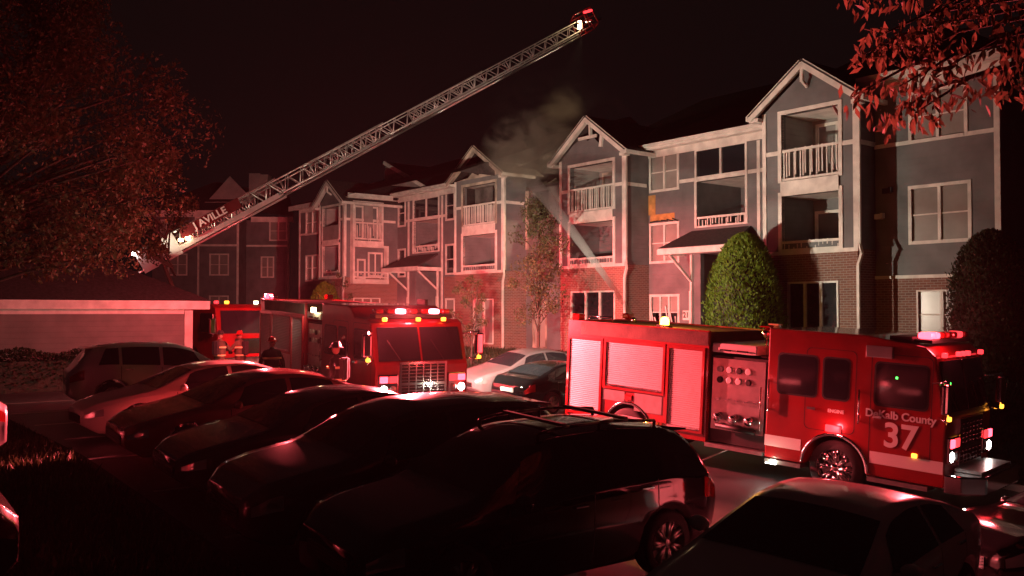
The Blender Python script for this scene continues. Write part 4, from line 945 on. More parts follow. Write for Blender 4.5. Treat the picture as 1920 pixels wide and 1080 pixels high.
boxo('body', M_RED, lt, -9.5, -1.7, -1.22, 1.22, .7, 2.3, bevel=.03); MB().lathe([(.001, 2.85), (.9, 2.85), (1.0, 2.6), (1.0, 2.3)], axis='z', n=20, c=(-8.0, 0, 0)).build('turntable', M_RED, lt)
for yy, m_ in ((-.95, E_REDD), (-.5, E_AMBD), (.8, E_WARM)): boxo('roof_light', m_, lt, 1.2, 1.4, yy - .06, yy + .06, 2.87, 2.98, bevel=.03)
wt, wrim = wheel_meshes(.53, .30, 8, M_CHROME)
for xw in (0, -6.2, -7.5):
    for sd in (-1, 1): t_ = link('wheel', wt, lt); t_.location = (xw, sd * 1.06, .53); link('rim', wrim, t_)
inv = (Matrix.Translation(lt.location) @ lt.rotation_euler.to_matrix().to_4x4()).inverted()
LB, LT = Vector((-18.0, 41.7, 4.25)), Vector((3.35, 44.0, 16.35))
ax = (LT - LB).normalized(); LLEN = (LT - LB).length
lsd = ax.cross(Vector((0, 0, 1))).normalized(); lup = lsd.cross(ax).normalized()
def LP(a, w, u): return inv @ (LB + ax * a + lsd * w + lup * u)
aer = None
def ladder_section(a0, a1, hw, hh, u0, step, rr):
    global aer
    mb = MB()
    for sd in (-1, 1):
        mb.tube(LP(a0, sd * hw, u0), LP(a1, sd * hw, u0), rr * 1.5, n=6); mb.tube(LP(a0, sd * hw, u0 + hh), LP(a1, sd * hw, u0 + hh), rr, n=6)
        n = int((a1 - a0) / step)
        for i in range(n):
            p, q = a0 + (a1 - a0) * i / n, a0 + (a1 - a0) * (i + 1) / n
            mb.tube(LP(p, sd * hw, u0), LP((p + q) / 2, sd * hw, u0 + hh), rr * .7, n=5); mb.tube(LP((p + q) / 2, sd * hw, u0 + hh), LP(q, sd * hw, u0), rr * .7, n=5)
            if i % 2 == 0: mb.tube(LP(p, sd * hw, u0), LP(p, sd * hw, u0 + hh), rr * .7, n=5)
    sec = mb.build('aerial_ladder' if aer is None else 'ladder_section', M_LADDER, aer or lt, smooth=True)
    aer = aer or sec
    n = int((a1 - a0) / .36); rg = MB().tube(LP(a0, -hw, u0 + .03), LP(a0, hw, u0 + .03), .022, n=6).mesh('rung', M_LADDER, smooth=True)
    for i in range(n + 1):
        r_ = link('rung', rg, aer); r_.location = LP(a0 + .36 * i, 0, 0) - LP(a0, 0, 0)
ladder_section(1.6, 8.6, .50, .78, 0, .8, .045); ladder_section(4.0, 14.2, .42, .66, .06, .75, .036); ladder_section(10.0, 19.5, .34, .56, .12, .7, .030); ladder_section(15.5, LLEN, .27, .48, .18, .62, .026)
# long lettered side board on the base section and shrouds
q = [LP(1.2, -.56, .30), LP(6.2, -.56, .30), LP(6.2, -.56, .86), LP(1.2, -.56, .86)]
sb = MB(); sb.add(q + [LP(1.2, -.53, .30), LP(6.2, -.53, .30), LP(6.2, -.53, .86), LP(1.2, -.53, .86)], [(0, 1, 2, 3), (7, 6, 5, 4), (0, 4, 5, 1), (1, 5, 6, 2), (2, 6, 7, 3), (3, 7, 4, 0)])
board = None
q = [LP(.0, .56, -.12), LP(3.2, .56, -.12), LP(3.2, .56, .5), LP(.0, .56, .9)]; q2 = [LP(.0, .53, -.12), LP(3.2, .53, -.12), LP(3.2, .53, .5), LP(.0, .53, .9)]
def slab(name, m, a0, a1, u0, u1, w):
    v = []
    for ww in (w, w + .03): v += [LP(a0, ww, u0), LP(a1, ww, u0), LP(a1, ww, u1), LP(a0, ww, u1)]
    return MB().add(v, [(0, 1, 2, 3), (7, 6, 5, 4), (0, 4, 5, 1), (1, 5, 6, 2), (2, 6, 7, 3), (3, 7, 4, 0)]).build(name, m, aer)
# the lens sees the side whose offset points towards it
near = 1 if (LB + lsd).length < (LB - lsd).length else -1
board = slab('side_board', M_MAROON, 3.7, 6.7, .32, .80, near * .56)
slab('lower_plate', M_LADDER, 1.8, 8.4, -.10, .12, near * .54); slab('base_plate', M_LADDER, 1.5, 3.4, -.25, .8, near * .53)
X_ = (inv.to_3x3() @ ax).normalized(); U_ = (inv.to_3x3() @ lup).normalized(); N_ = X_.cross(U_)
pos = LP(5.2, near * .56, .56) + (inv.to_3x3() @ (lsd * near)) * (.045 if near > 0 else .012)
mt = Matrix((( X_.x, U_.x, N_.x, pos.x), (X_.y, U_.y, N_.y, pos.y), (X_.z, U_.z, N_.z, pos.z), (0, 0, 0, 1)))
text_mesh('lettering', 'J AVILLE', .46, M_WHITE, aer, mt)
# work lamps on the ladder base, platform at the tip
for k, (a_, u_, m_) in enumerate(((1.5, .75, E_WHITE), (3.6, .30, E_WARM), (3.9, .22, E_WARM))):
    p = LP(a_, near * .65, u_); boxo('work_lamp', m_, aer, p.x - .09, p.x + .09, p.y - .09, p.y + .09, p.z - .07, p.z + .07, bevel=.03)
tip = MB()
for a_ in (LLEN, LLEN + .9):
    tip.tube(LP(a_, -.5, .1), LP(a_, .5, .1), .03, n=6); tip.tube(LP(a_, -.5, .95), LP(a_, .5, .95), .03, n=6)
for sd in (-.5, .5):
    for u_ in (.1, .5, .95): tip.tube(LP(LLEN, sd, u_), LP(LLEN + .9, sd, u_), .03, n=6)
    for a_ in (LLEN, LLEN + .45, LLEN + .9): tip.tube(LP(a_, sd, .1), LP(a_, sd, .95), .03, n=6)
tp = tip.build('platform', M_RED, aer, smooth=True)
p = LP(LLEN + .1, near * .3, .45); boxo('tip_lamp', E_WARM, aer, p.x - .08, p.x + .08, p.y - .08, p.y + .08, p.z - .2, p.z + .2, bevel=.04)
p = LP(LLEN + .7, near * .52, .8); boxo('tip_marker', E_REDD, aer, p.x - .25, p.x + .25, p.y - .05, p.y + .05, p.z - .05, p.z + .05, bevel=.02)
p = LP(LLEN + .5, 0, .5); MB().tube(p, LP(LLEN + 1.3, 0, .3), .1, .06, n=12).build('monitor_nozzle', M_CHROME, aer, smooth=True)
mb = MB()
for k in range(20):
    mb.tube(LP(LLEN * k / 20, -.1, .02), LP(LLEN * (k + 1) / 20, -.1, .02), .05, n=6)
mb.build('waterway', M_STEEL, aer, smooth=True)

# ------------------------------------------------------------------ vegetation
nr = np.random.default_rng(11)
def leaf_cloud(centers, radii, n, size, droop=.3, aspect=.5, rng=nr, flat=1.0):
    """n separate leaves (two triangles each) spread through clumps"""
    k = rng.integers(0, len(centers), n); c = np.array(centers)[k]; r = np.array(radii)[k]
    d = rng.normal(size=(n, 3)); d /= np.linalg.norm(d, axis=1)[:, None]
    p = c + d * (r * rng.random(n) ** .45)[:, None] * np.array([1, 1, flat])
    a = rng.normal(size=(n, 3)); a[:, 2] -= droop * 2; a /= np.linalg.norm(a, axis=1)[:, None]
    b = np.cross(a, rng.normal(size=(n, 3))); b /= np.linalg.norm(b, axis=1)[:, None]
    s = (size * rng.uniform(.6, 1.3, n))[:, None]
    v = np.stack([p - a * s * .5, p + b * s * aspect * .5 , p + a * s * .5, p - b * s * aspect * .5], 1).reshape(-1, 3)
    mb = MB(); mb.v = v.tolist(); mb.f = [(4 * i, 4 * i + 1, 4 * i + 2, 4 * i + 3) for i in range(n)]; return mb
def limb(mb, pts, r0, r1, n=8):
    for i in range(len(pts) - 1):
        a, b = i / (len(pts) - 1), (i + 1) / (len(pts) - 1); mb.tube(pts[i], pts[i + 1], r0 + (r1 - r0) * a, r0 + (r1 - r0) * b, n, cap=False)
def tree(name, label, base, h, spread, leaves, size, lm, clumps=26, crown_lo=.35, seed=1, r=.16, group=None, xs=1.0, cr=(.5, 1.1), droop=.3, lean=0.0):
    g = random.Random(seed); root = empty(name, base); tag(root, label, 'tree', group)
    tk = MB(); fork = []
    top = Vector((g.uniform(-.3, .3), g.uniform(-.3, .3), h * .9)); pts = [Vector((0, 0, -.2)), Vector((g.uniform(-.1, .1), g.uniform(-.1, .1), h * .25)), Vector((g.uniform(-.2, .2) + lean * .5, g.uniform(-.2, .2), h * .5)), top + Vector((lean, 0, 0))]
    limb(tk, pts, r, r * .25); cs = []; rs = []
    for i in range(clumps):
        z = h * (crown_lo + (1 - crown_lo) * (i + g.random()) / clumps); f = (z / h - crown_lo) / (1 - crown_lo)
        w = spread * (math.sin(math.pi * clamp(f * .88 + .1, 0, 1)) ** .7); t = g.random() * 2 * math.pi; q = w * math.sqrt(g.random())
        c = Vector((q * math.cos(t) * xs + lean, q * math.sin(t), z)); cs.append(tuple(c)); rs.append(g.uniform(*cr) * spread * .36)
        zt = max(h * .2, z - q * .6 - .4); st_ = Vector((lean * clamp((zt / h - .25) * 1.6, 0, 1), 0, zt)); md = (st_ + c) / 2 + Vector((g.uniform(-.2, .2), g.uniform(-.2, .2), .15)); limb(tk, [st_, md, c], r * .35, .015, 5)
    tk.build('trunk', M_BARK, root, smooth=True, fix=False)
    cr_ = leaf_cloud(cs, rs, leaves, size, droop, rng=np.random.default_rng(seed)).build('crown', lm, root, fix=False); cr_['kind'] = 'stuff'
    return root
tree('shade_tree', 'large dark leafy tree rising over the garage roof', (-17.6, 27.6, ter(-17.6, 27.6)), 12.4, 4.0, 34000, .14, M_LEAFR, clumps=80, crown_lo=.32, seed=3, r=.26, xs=1.05, cr=(.4, .95), lean=3.4)
tree('shade_tree', 'smaller dark tree at the garage corner before the ladder base', (-12.7, 35.7, ter(-12.7, 35.7)), 9.2, 1.8, 6500, .15, M_LEAFR, clumps=26, crown_lo=.5, seed=8, r=.14, cr=(.5, .95), lean=-1.5)
mx_, my_ = 1.0, 35.9
tree('young_tree', 'thin brown leaved tree in front of the burnt recess', (mx_, my_, ter(mx_, my_)), 6.3, 1.25, 5200, .11, M_LEAFM, clumps=30, crown_lo=.30, seed=5, r=.07, cr=(.6, 1.3))
tree('young_tree', 'sparse young tree beside the burnt out tower and lit patio door', (-1.7, 38.0, ter(-1.7, 38.0)), 3.6, .9, 1800, .10, M_LEAFM, clumps=16, crown_lo=.35, seed=15, r=.05)
tree('young_tree', 'slender reddish sapling next to the round clipped bush', (-8.9, 47.5, ter(-8.9, 47.5)), 4.2, .6, 500, .12, M_LEAFM, clumps=9, crown_lo=.3, seed=21, r=.04)
def shrub(label, x, y, h, rx, n, lm, size=.085, power=1.0, seed=1, name='clipped_shrub', cat='shrub'):
    root = empty(name, (x, y, ter(x, y) - .05)); tag(root, label, cat); g = np.random.default_rng(seed)
    prof = lambda f: rx * (np.clip(1 - f ** 4.0, 0, 1) ** .52) * (.93 + .07 * np.sin(np.clip(f * 3.0 + .55, 0, 3.1)))
    core = MB().lathe([(max(.002, float(prof(np.array(f))) * .86), f * h * .97) for f in np.linspace(.02, 1, 14)], axis='z', n=20).build('stem_mass', M_BARK, root, smooth=True)
    f = g.random(n) ** .85; t = g.random(n) * 2 * np.pi; r_ = prof(f) * (1 + g.normal(0, .06, n) + .05 * np.sin(5 * t + 9 * f)) * g.uniform(.88, 1.0, n)
    p = np.stack([r_ * np.cos(t), r_ * np.sin(t), f * h], 1)
    a = np.stack([np.cos(t) * .55, np.sin(t) * .55, np.ones(n)], 1) + g.normal(0, .35, (n, 3)); a /= np.linalg.norm(a, axis=1)[:, None]
    b = np.cross(a, np.stack([np.cos(t), np.sin(t), np.zeros(n)], 1) + g.normal(0, .5, (n, 3))); b /= np.linalg.norm(b, axis=1)[:, None]
    s = (size * g.uniform(.6, 1.4, n))[:, None]
    v = np.stack([p - a * s * .5, p + b * s * .28, p + a * s * .6, p - b * s * .28], 1).reshape(-1, 3)
    mb = MB(); mb.v = v.tolist(); mb.f = [(4 * i, 4 * i + 1, 4 * i + 2, 4 * i + 3) for i in range(n)]
    fo = mb.build('foliage', lm, root, fix=False); fo['kind'] = 'stuff'; return root
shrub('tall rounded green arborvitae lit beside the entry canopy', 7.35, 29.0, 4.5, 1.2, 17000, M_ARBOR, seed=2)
shrub('tall arborvitae with shade put into its leaf colour in front of the right end block', 12.75, 24.4, 4.0, 1.12, 12000, M_HEDGE, seed=4)  # darker hedge leaf stands in for shade on this shrub
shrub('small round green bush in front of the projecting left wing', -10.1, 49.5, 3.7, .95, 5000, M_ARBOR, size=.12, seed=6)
# hedge before the garage
hx0, hy0 = xy(-31.0, 5.0)
hr_ = empty('hedge', (hx0, hy0, ter(hx0, hy0))); hr_.rotation_euler = (0, 0, math.atan2(NV.y, NV.x)); tag(hr_, 'low dark hedge along the garage wall behind the white crossover', 'hedge')
n = 9000; g = nr; px = g.uniform(-5, 4.5, n); py = g.uniform(-.5, .5, n); pz = 1.25 * g.random(n) ** .5 * (1 + .08 * np.sin(px * 3))
hp = np.stack([px, py, pz], 1); a = g.normal(size=(n, 3)); a /= np.linalg.norm(a, axis=1)[:, None]; b = np.cross(a, g.normal(size=(n, 3))); b /= np.linalg.norm(b, axis=1)[:, None]
v = np.stack([hp - a * .06, hp + b * .03, hp + a * .06, hp - b * .03], 1).reshape(-1, 3); mb = MB(); mb.v = v.tolist(); mb.f = [(4 * i, 4 * i + 1, 4 * i + 2, 4 * i + 3) for i in range(n)]
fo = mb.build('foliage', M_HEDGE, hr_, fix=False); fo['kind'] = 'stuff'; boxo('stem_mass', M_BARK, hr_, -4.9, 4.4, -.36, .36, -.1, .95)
# rough grass and ivy
def blades(name, label, cat, area, n, hgt, lm):
    vs = []
    for _ in range(n):
        s, t = rnd.uniform(*area[0]), rnd.uniform(*area[1]); x, y = xy(s, t); z = ter_st(s, t); an = rnd.random() * 6.28; w = .02 + rnd.random() * .02; hh = hgt * rnd.uniform(.4, 1.2)
        dx, dy = math.cos(an) * w, math.sin(an) * w; lx, ly = rnd.gauss(0, .3) * hh, rnd.gauss(0, .3) * hh
        vs += [(x - dx, y - dy, z - .02), (x + dx, y + dy, z - .02), (x + dx * .6 + lx * .6, y + dy * .6 + ly * .6, z + hh * .6), (x + lx, y + ly, z + hh)]
    mb = MB(); mb.v = vs; mb.f = [(4 * i, 4 * i + 1, 4 * i + 2, 4 * i + 3) for i in range(n)]
    tag(mb.build(name, lm, fix=False), label, cat, kind='stuff')
blades('ground_cover', 'dark ivy and grass on the strip between the car rows', 'ground cover', ((-32, 2), (1.7, 3.8)), 26000, .16, M_GRASS)
blades('ground_cover', 'grass on the bank below the apartment building', 'ground cover', ((-45, -8), (19.8, 25.8)), 16000, .16, M_GRASS)
# near tree reaching in from the right, each leaf its own piece
nt_root = empty('near_tree', (6.6, 5.2, ter(6.6, 5.2))); tag(nt_root, 'tree with long drooping reddish leaves hanging over the right of the building', 'tree')
def pix(px, py, d): return Vector(((px - 960) / F_PX * d, d, CAM_H + (582 - py) / F_PX * d))
off = Vector(nt_root.location); tk = MB()
crotch = Vector((6.5, 5.8, 5.0)) - off
limb(tk, [Vector((0, 0, -.2)), Vector((.05, .1, 2.0)), Vector((.02, .3, 3.6)), crotch, crotch + Vector((.2, .3, 2.5))], .16, .07)
tips = []
for (px, py, d) in ((1600, 180, 8.6), (1640, 70, 8.4), (1690, 160, 8.0), (1700, 110, 8.2), (1740, 30, 7.8), (1660, 225, 8.3), (1770, 130, 7.7), (1620, 100, 8.5), (1900, 60, 7.2), (1895, 170, 7.2), (1840, 10, 7.4), (1610, -5, 8.6), (1720, 210, 8.1), (1780, -20, 7.8), (1915, 110, 7.0)):
    e = pix(px, py, d) - off; m_ = (crotch + e) / 2 + Vector((0, .2, .45)); limb(tk, [crotch, m_, e + (m_ - e) * .25 + Vector((0, 0, .12)), e], .035, .006, 5); tips.append((e, m_))
tk.build('trunk', M_BARK, nt_root, smooth=True, fix=False)
lf = MB(); lf.add([(0, 0, 0), (.018, .01, -.035), (.022, .014, -.075), (0, 0, -.135), (-.022, .014, -.075), (-.018, .01, -.035), (0, -.004, -.04), (0, -.004, -.08)], [(0, 1, 6), (1, 2, 7, 6), (2, 3, 7), (3, 4, 7), (4, 5, 6, 7), (5, 0, 6)])
lme = lf.mesh('leaf', M_LEAFF, smooth=True)
for k in range(290):
    e, m_ = tips[k % len(tips)]; f = rnd.random() ** 1.4
    p = e + (m_ - e) * f * .32 + Vector((rnd.gauss(0, .085), rnd.gauss(0, .12), rnd.gauss(-.01, .07)))
    o = link('leaf', lme, nt_root); o.location = p; o.rotation_euler = (rnd.gauss(0, .5), rnd.gauss(0, .5), rnd.random() * 6.28); s_ = rnd.uniform(.75, 1.35); o.scale = (s_, s_, s_)
tc_ = [tuple(e + (m_ - e) * f + Vector((0, 0, -.03))) for e, m_ in tips for f in (0, .12, .26)]
fo = leaf_cloud(tc_, [.17] * len(tc_), 520, .12, droop=.9, aspect=.34).build('leaf_cluster', M_LEAFF, nt_root, fix=False); fo['kind'] = 'stuff'
cl = [tuple(Vector((6.6, 6.2, 6.4)) - off + Vector((rnd.gauss(0, .7), rnd.gauss(0, .5), rnd.gauss(0.4, .6)))) for _ in range(22)]
fo = leaf_cloud(cl, [.55] * 22, 2600, .15, droop=.8, aspect=.35).build('crown', M_LEAFF, nt_root, fix=False); fo['kind'] = 'stuff'

# ------------------------------------------------------------------ firefighters
def person(label, base, yaw, pose, coat=M_COAT, helmet=M_HELM, lean=0.0, on=None):
    root = empty('person', base, (0, 0, yaw)); tag(root, label, 'person', 'firefighters at work')
    V, Ed, Rr = [], [], []
    def add(p, r, par=None):
        V.append(Vector(p)); Rr.append(r)
        if par is not None: Ed.append((par, len(V) - 1))
        return len(V) - 1
    pel = add((0, 0, .95), (.17, .15)); sp1 = add((.02 + lean * .3, 0, 1.15), (.19, .16), pel); ch = add((.03 + lean, 0, 1.36), (.21, .16), sp1); nk = add((.04 + lean * 1.2, 0, 1.52), (.075, .075), ch); add((.05 + lean * 1.25, 0, 1.6), (.06, .06), nk)
    hands = []
    for sd, (hip, knee, ank, elb, wri) in ((1, pose[0]), (-1, pose[1])):
        hp_ = add((0, sd * .1, .9), (.12, .12), pel); kn = add((knee[0], sd * (.12 + knee[1]), .5), (.085, .085), hp_); an = add((ank[0], sd * (.13 + ank[1]), .12), (.065, .065), kn); add((ank[0] + .16, sd * (.14 + ank[1]), .05), (.05, .045), an)
        sh = add((.03 + lean, sd * .19, 1.43), (.085, .085), ch); el = add((elb[0] + lean, sd * elb[1], elb[2]), (.06, .06), sh); wr = add((wri[0] + lean, sd * wri[1], wri[2]), (.045, .045), el)
        hands.append((V[wr], (V[wr] - V[el]).normalized(), sd))
    me = bpy.data.meshes.new('body'); me.from_pydata([tuple(v) for v in V], Ed, []); me.materials.append(coat); ob = link('body', me, root)
    sk = ob.modifiers.new('skin', 'SKIN'); sk.use_smooth_shade = True
    for i, sv in enumerate(me.skin_vertices[0].data): sv.radius = Rr[i]; sv.use_root = (i == 0)
    ss = ob.modifiers.new('sub', 'SUBSURF'); ss.levels = 1; ss.render_levels = 2
    for w_, d_, sd in hands:
        mb = MB(); mb.ball(w_ + d_ * .05, .045, .03, .05, 8, 6)
        side = d_.cross(Vector((0, 1, 0))); side = side.normalized() if side.length > .1 else Vector((1, 0, 0))
        for k, L_ in enumerate((.065, .08, .085, .075)):
            a = w_ + d_ * .08 + side * (.028 - .019 * k); b = a + d_ * L_ * .55; c = b + (d_ * .6 + Vector((.5, -.3 * sd, 0))).normalized() * L_ * .5; mb.tube(a, b, .011, .010, 6); mb.tube(b, c, .010, .008, 6)
        a = w_ + d_ * .03 + side * .04; mb.tube(a, a + (d_ * .6 + side * .6) * .06, .012, .010, 6); mb.build('glove', M_COATK, root, smooth=True)
    hx, hz = .06 + lean * 1.3, 1.70
    hd = MB().ball((hx, 0, hz), .095, .078, .118, 14, 10); hd.ball((hx + .098, 0, hz - .01), .018, .014, .022, 6, 5); hd.ball((hx, .078, hz - .01), .015, .012, .028, 6, 5); hd.ball((hx, -.078, hz - .01), .015, .012, .028, 6, 5)
    h_ = hd.build('head', M_SKIN, root, smooth=True)
    fc = MB()
    for sd in (1, -1): fc.ball((hx + .085, sd * .03, hz + .012), .012, .014, .009, 6, 5)
    fc.box(hx + .083, hx + .092, -.025, .025, hz - .058, hz - .05); fc.build('face_features', M_BLACK, h_)
    hl_ = MB().lathe([(.165, hz + .035), (.15, hz + .05), (.112, hz + .06), (.105, hz + .11), (.075, hz + .16), (.001, hz + .175)], axis='z', n=18, c=(hx - .01, 0, 0)); hl_.bar((hx + .1, 0, hz + .09), (hx - .1, 0, hz + .16), .02, .05); hl_.build('helmet', helmet, root, smooth=True)
    tp_ = MB()
    for z_, rx_, ry_, dx in ((1.02, .20, .225, .01), (1.26, .205, .25, .03 + lean * .7)): tp_.lathe([(1.0, z_), (1.0, z_ + .05)], axis='z', n=20)
    tp_.v = []; tp_.f = []
    for z_, rx_, ry_, dx in ((1.0, .195, .215, .01), (1.27, .20, .255, .03 + lean * .7)):
        m2 = MB().lathe([(1, 0), (1, .05)], axis='z', n=20); tp_.add([(dx + x * rx_, y * ry_, z_ + z) for x, y, z in m2.v], m2.f)
    tp_.build('reflective_band', M_REFL, root, fix=False)
    ar = MB().box(-.26 + lean * .8, -.12 + lean * .8, -.11, .11, 1.05, 1.5); ar.tube((-.2 + lean * .8, 0, 1.02), (-.2 + lean * .8, 0, 1.52), .075, n=10); ar.build('air_pack', M_COATK, root, bevel=.02)
    return root
stand = (((0, 0), (.02, 0), (0, .02), (.02, .30, 1.18), (.16, .28, 1.0)), ((0, 0), (.04, 0), (-.02, .02), (-.02, .30, 1.17), (.10, .30, .95)))
walk = (((0, 0), (.2, 0), (.10, 0), (-.12, .29, 1.18), (-.02, .30, .95)), ((0, 0), (.02, 0), (-.28, 0), (.14, .29, 1.2), (.34, .26, 1.08)))
work = (((0, 0), (.08, 0), (.0, .04), (.2, .3, 1.22), (.42, .16, 1.2)), ((0, 0), (.05, 0), (-.1, .04), (.18, .3, 1.2), (.40, .12, 1.12)))
def feet(px, py, d):
    x = (px - 960) / F_PX * d; return (x, d, ter(x, d) + .015)
person('firefighter with red helmet standing at the shutters of the grille fronted engine', feet(510, 0, 24.6), R(-60), stand, M_COATK, M_HELM)
person('firefighter in dark coat walking past the cab of the grille fronted engine', feet(634, 0, 20.6), R(150), walk, M_COATK, M_HELMK)
person('firefighter in tan coat facing the ladder truck beside the garage corner', feet(412, 0, 31.0), R(70), work, M_COAT, M_HELMK)
person('firefighter with raised forearms near the tail of the grille fronted engine', feet(452, 0, 31.6), R(160), work, M_COAT, M_HELM)
pz_ = world_of(eng37, (-1.62, -.35, 1.15))
# crew member on the engine's crosswalk, standing on a step plate
cw = boxo('crosswalk_plate', M_STEEL, eng37, -1.83, -1.47, -.85, .85, 2.46, 2.5)
for k, (dx, dz) in enumerate(((-.11, 0), (.09, .06))):
    mb = MB().tube((-1.66 + dx, -.75, 2.5), (-1.66 + dx, -.75, 2.9 + dz), .022, n=8); lo = mb.build('lamp_post', M_CHROME, eng37, smooth=True)
    MB().lathe([(.001, -.84), (.06, -.84), (.115, -.72), (.12, -.66), (.001, -.655)], axis='y', n=16, c=(-1.66 + dx, 0, 2.98 + dz)).build('lamp_head', M_CHROME, lo, smooth=True)
    boxo('lamp_visor', M_TAIL if k == 0 else M_REFL, lo, -1.77 + dx, -1.55 + dx, -.86, -.68, 3.10 + dz, 3.13 + dz)

# ------------------------------------------------------------------ pike pole leaning on the engine
a_ = world_of(eng37, (-2.15, -1.15, .61)); b_ = world_of(eng37, (-3.1, -1.75, .02))
tag(MB().tube(b_, a_, .018, .014, n=8).build('pike_pole', M_STEEL, smooth=True), 'thin metal pole leaning on the running board of engine 37', 'pole')

# ------------------------------------------------------------------ lamps that the place has, and added fill lamps
RED = (1.0, .085, .10); WARM = (1.0, .84, .64)
def L_at(o, p): return tuple(world_of(o, p))
# scene lamp on the mast of the grille fronted engine, turned to the building
sl = L_at(engL, (-.6, 1.42, 3.0))
mast = MB(); mast.box(-.85, -.35, 1.26, 1.34, 2.86, 3.14); mast.build('scene_light', M_BLACK, engL); boxo('scene_light_lens', E_WHITE, engL, -.82, -.38, 1.342, 1.35, 2.89, 3.11)
lamp('scene_light_beam', 'SPOT', sl, 5000, WARM, (*xy(-25, 27.7), 4.2), size=.12, spot=136, blend=.8)
lamp('scene_light_beam', 'SPOT', sl, 5200, WARM, (*xy(-42.5, 27.7), 7.0), size=.12, spot=62, blend=.9)
boxo('added_fill_panel', E_WARM, engL, -2.2, -1.9, -1.27, -1.24, 2.72, 2.86)  # glowing panel and beam added on the engine to brighten the garage wall
lamp('added_fill_beam', 'SPOT', L_at(engL, (-2.05, -1.35, 2.78)), 430, WARM, (*xy(-33, 5), 1.8), size=.1, spot=110, blend=.9)
# red strobes, and added red fills behind unseen shields
def shielded_fill(o, p, e, depth=.34, gap=.07, n=(1, 0), name='strobe', cheek=0):
    # lamp added unseen, with a lid and cheek shaped to keep its beam low
    x, y, z = p; u = Vector((n[0], n[1], 0)); w = Vector((-n[1], n[0], 0)); c = Vector(p)
    mb = MB(); q = [c - u * .06 - w * .46, c + u * depth - w * .46, c + u * depth + w * .46, c - u * .06 + w * .46]
    mb.add([k + Vector((0, 0, gap)) for k in q] + [k + Vector((0, 0, gap + .02)) for k in q], [(0, 3, 2, 1), (4, 5, 6, 7), (0, 1, 5, 4), (1, 2, 6, 5), (2, 3, 7, 6), (3, 0, 4, 7)])
    if cheek:
        a, b = c - w * cheek - u * .06, c - w * cheek + u * depth
        mb.add([a + Vector((0, 0, -.25)), b + Vector((0, 0, -.25)), b + Vector((0, 0, gap)), a + Vector((0, 0, gap))], [(0, 1, 2, 3)])
    mb.build('added_light_shield', M_BLACK, o); lamp(name, 'POINT', L_at(o, tuple(c + u * .06)), e, RED, size=.03)  # shield added out of view only to block part of the light
lamp('front_strobe', 'SPOT', L_at(engL, (1.62, -.31, 2.92)), 44000, RED, (-2.6, 12.6, 1.0), size=.05, spot=104, blend=.5)
lamp('front_strobe', 'SPOT', L_at(engL, (1.62, .62, 2.92)), 15000, RED, (1.75, 21.45, 1.7), size=.05, spot=50, blend=.7)
lamp('bar_glow', 'POINT', L_at(engL, (2.15, .1, 3.1)), 110, RED, size=.08)
for xx in (-6.0, -4.4, -2.4): shielded_fill(engL, (xx, 1.36, 2.3), 5600, .40, .10, (-.30, .954), 'added_red_fill', .16)  # red lamps added out of sight to redden the lower walls
lamp('rear_strobe', 'POINT', L_at(engL, (-6.9, -1.1, 3.15)), 1600, RED, size=.12)
lamp('right_engine_strobe', 'POINT', L_at(eng37, (1.85, -.75, 3.25)), 60, RED, size=.12)
lamp('right_engine_flasher', 'SPOT', L_at(eng37, (1.85, -.95, 3.15)), 5000, RED, (3.6, 8.0, 5.2), size=.12, spot=58, blend=.8)
lamp('right_engine_strobe', 'POINT', L_at(eng37, (-.02, -1.5, 1.3)), 18, RED, size=.06)
lamp('amber_beacon', 'POINT', L_at(eng37, (-4.2, -.9, 3.3)), 120, (1.0, .42, .05), size=.06)
# headlights
for o, e in ((engL, 900), (eng37, 260)):
    for sd in (-1, 1):
        p = L_at(o, (2.14, sd * 1.05, 1.06)); q = L_at(o, (14, sd * 1.3, -.2)); lamp('headlight_beam', 'SPOT', p, e, (1.0, .93, .82), q, size=.06, spot=62, blend=.8)
# ladder lamps
tipw = LB + ax * LLEN
tl = tipw + Vector((0, -.5, -.2))
lamp('tip_lamp', 'SPOT', tuple(tl), 6000, (1.0, .70, .40), (*xy(-33.2, 28.0), 8.8), size=.08, spot=40, blend=.7)
lamp('base_lamp', 'SPOT', tuple(LB + ax * 1.2 + lsd * near * 1.2 + lup * .6), 1500, (1.0, .86, .62), tuple(LB + ax * 16 + lsd * near * .2), size=.06, spot=50, blend=.7)
lamp('step_light', 'POINT', L_at(eng37, (-1.3, -1.4, .45)), 6, (.9, 1.0, .75), size=.03)

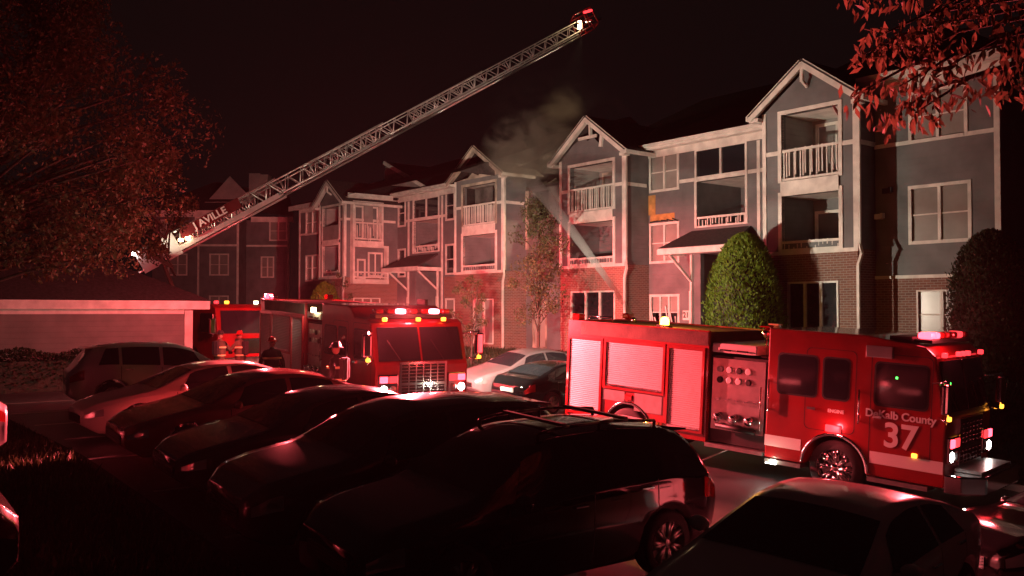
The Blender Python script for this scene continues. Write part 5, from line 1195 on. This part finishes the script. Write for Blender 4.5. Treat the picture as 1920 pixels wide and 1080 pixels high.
# ------------------------------------------------------------------ smoke, water jet, haze
def vol_mat(name, c, dens, noise=0.0, nscale=.6, aniso=.2, lo=.45, hi=.75, emit=0):
    m = bpy.data.materials.new(name); m.use_nodes = True; nt = m.node_tree; nt.nodes.remove(nt.nodes['Principled BSDF'])
    v = nt.nodes.new('ShaderNodeVolumePrincipled'); v.inputs['Color'].default_value = (*c, 1); v.inputs['Density'].default_value = dens; v.inputs['Anisotropy'].default_value = aniso
    nt.links.new(v.outputs[0], nt.nodes['Material Output'].inputs['Volume'])
    if noise:
        tc = nt.nodes.new('ShaderNodeTexCoord'); n = nt.nodes.new('ShaderNodeTexNoise'); n.inputs['Scale'].default_value = nscale; n.inputs['Detail'].default_value = 5; n.inputs['Distortion'].default_value = 1.2
        nt.links.new(tc.outputs['Object'], n.inputs['Vector'])
        mr = nt.nodes.new('ShaderNodeMapRange'); mr.inputs['From Min'].default_value = lo; mr.inputs['From Max'].default_value = hi; mr.inputs['To Min'].default_value = 0; mr.inputs['To Max'].default_value = 1
        nt.links.new(n.outputs['Fac'], mr.inputs['Value'])
        # fade towards the hull of the unit sphere
        ln = nt.nodes.new('ShaderNodeVectorMath'); ln.operation = 'LENGTH'; nt.links.new(tc.outputs['Object'], ln.inputs[0])
        fd = nt.nodes.new('ShaderNodeMapRange'); fd.inputs['From Min'].default_value = 1.0; fd.inputs['From Max'].default_value = .25; fd.inputs['To Min'].default_value = 0; fd.inputs['To Max'].default_value = 1
        nt.links.new(ln.outputs['Value'], fd.inputs['Value'])
        mu = nt.nodes.new('ShaderNodeMath'); mu.operation = 'MULTIPLY'; nt.links.new(mr.outputs[0], mu.inputs[0]); nt.links.new(fd.outputs[0], mu.inputs[1])
        m2 = nt.nodes.new('ShaderNodeMath'); m2.operation = 'MULTIPLY'; m2.inputs[1].default_value = dens; nt.links.new(mu.outputs[0], m2.inputs[0]); nt.links.new(m2.outputs[0], v.inputs['Density'])
    return m
V_SMOKE = vol_mat('smoke_volume', (.85, .76, .64), 2.4, 1, 1.7, lo=.44, hi=.64)
def puff(label, c, r, m):
    o = MB().ball((0, 0, 0), 1, n=20, m=14).build('smoke', m); o.location = c; o.scale = r; tag(o, label, 'smoke', kind='stuff')
puff('pale smoke rolling from the burnt roof between the two damaged towers', (.85, 39.5, 9.95), (2.3, 1.8, 1.9), V_SMOKE)
puff('thin smoke drifting up above the half burnt gable', (2.2, 41.5, 11.8), (3.6, 2.2, 2.4), vol_mat('thin_smoke_volume', (.7, .6, .5), .10, 1, 2.2, lo=.42, hi=.72))
j0 = Vector(world_of(eng37, (-5.7, 0, 3.05))); j1 = Vector((.75, 37.6, 8.5)); mb = MB(); N = 14; prev = None
for i in range(N):
    a, b = i / N, (i + 1) / N
    f = lambda k: j0.lerp(j1, k) + Vector((0, 0, 1.1 * 4 * k * (1 - k) * .12))
    mb.tube(f(a), f(b), .06 + .27 * a ** 1.2, .06 + .27 * b ** 1.2, n=10, cap=(i in (0, N - 1)))
m_jet = vol_mat('spray_volume', (.95, .95, .95), .8, aniso=.3); nt = m_jet.node_tree
gp = nt.nodes.new('ShaderNodeTexCoord'); sx = nt.nodes.new('ShaderNodeSeparateXYZ'); nt.links.new(gp.outputs['Object'], sx.inputs[0])
mr = nt.nodes.new('ShaderNodeMapRange'); mr.inputs['From Min'].default_value = 3.0; mr.inputs['From Max'].default_value = 8.5; mr.inputs['To Min'].default_value = 2.0; mr.inputs['To Max'].default_value = .09
nt.links.new(sx.outputs['Z'], mr.inputs['Value']); nt.links.new(mr.outputs[0], [n for n in nt.nodes if n.type == 'PRINCIPLED_VOLUME'][0].inputs['Density'])
jet = mb.build('water_jet', m_jet); tag(jet, 'white hose stream arcing from the deck gun to the burnt roof', 'water jet', kind='stuff')
mon = MB(); b0 = Vector((-5.7, 0, 2.93)); mon.tube(b0, b0 + Vector((0, 0, .14)), .06, n=10)
mon.build('deck_gun', M_CHROME, eng37, smooth=True)
hz = boxo('haze', vol_mat('haze_volume', (.9, .88, .86), .00010, aniso=.45), None, -60, 60, -4, 110, -2.2, 22); tag(hz, 'thin smoky night air', 'haze', kind='stuff')
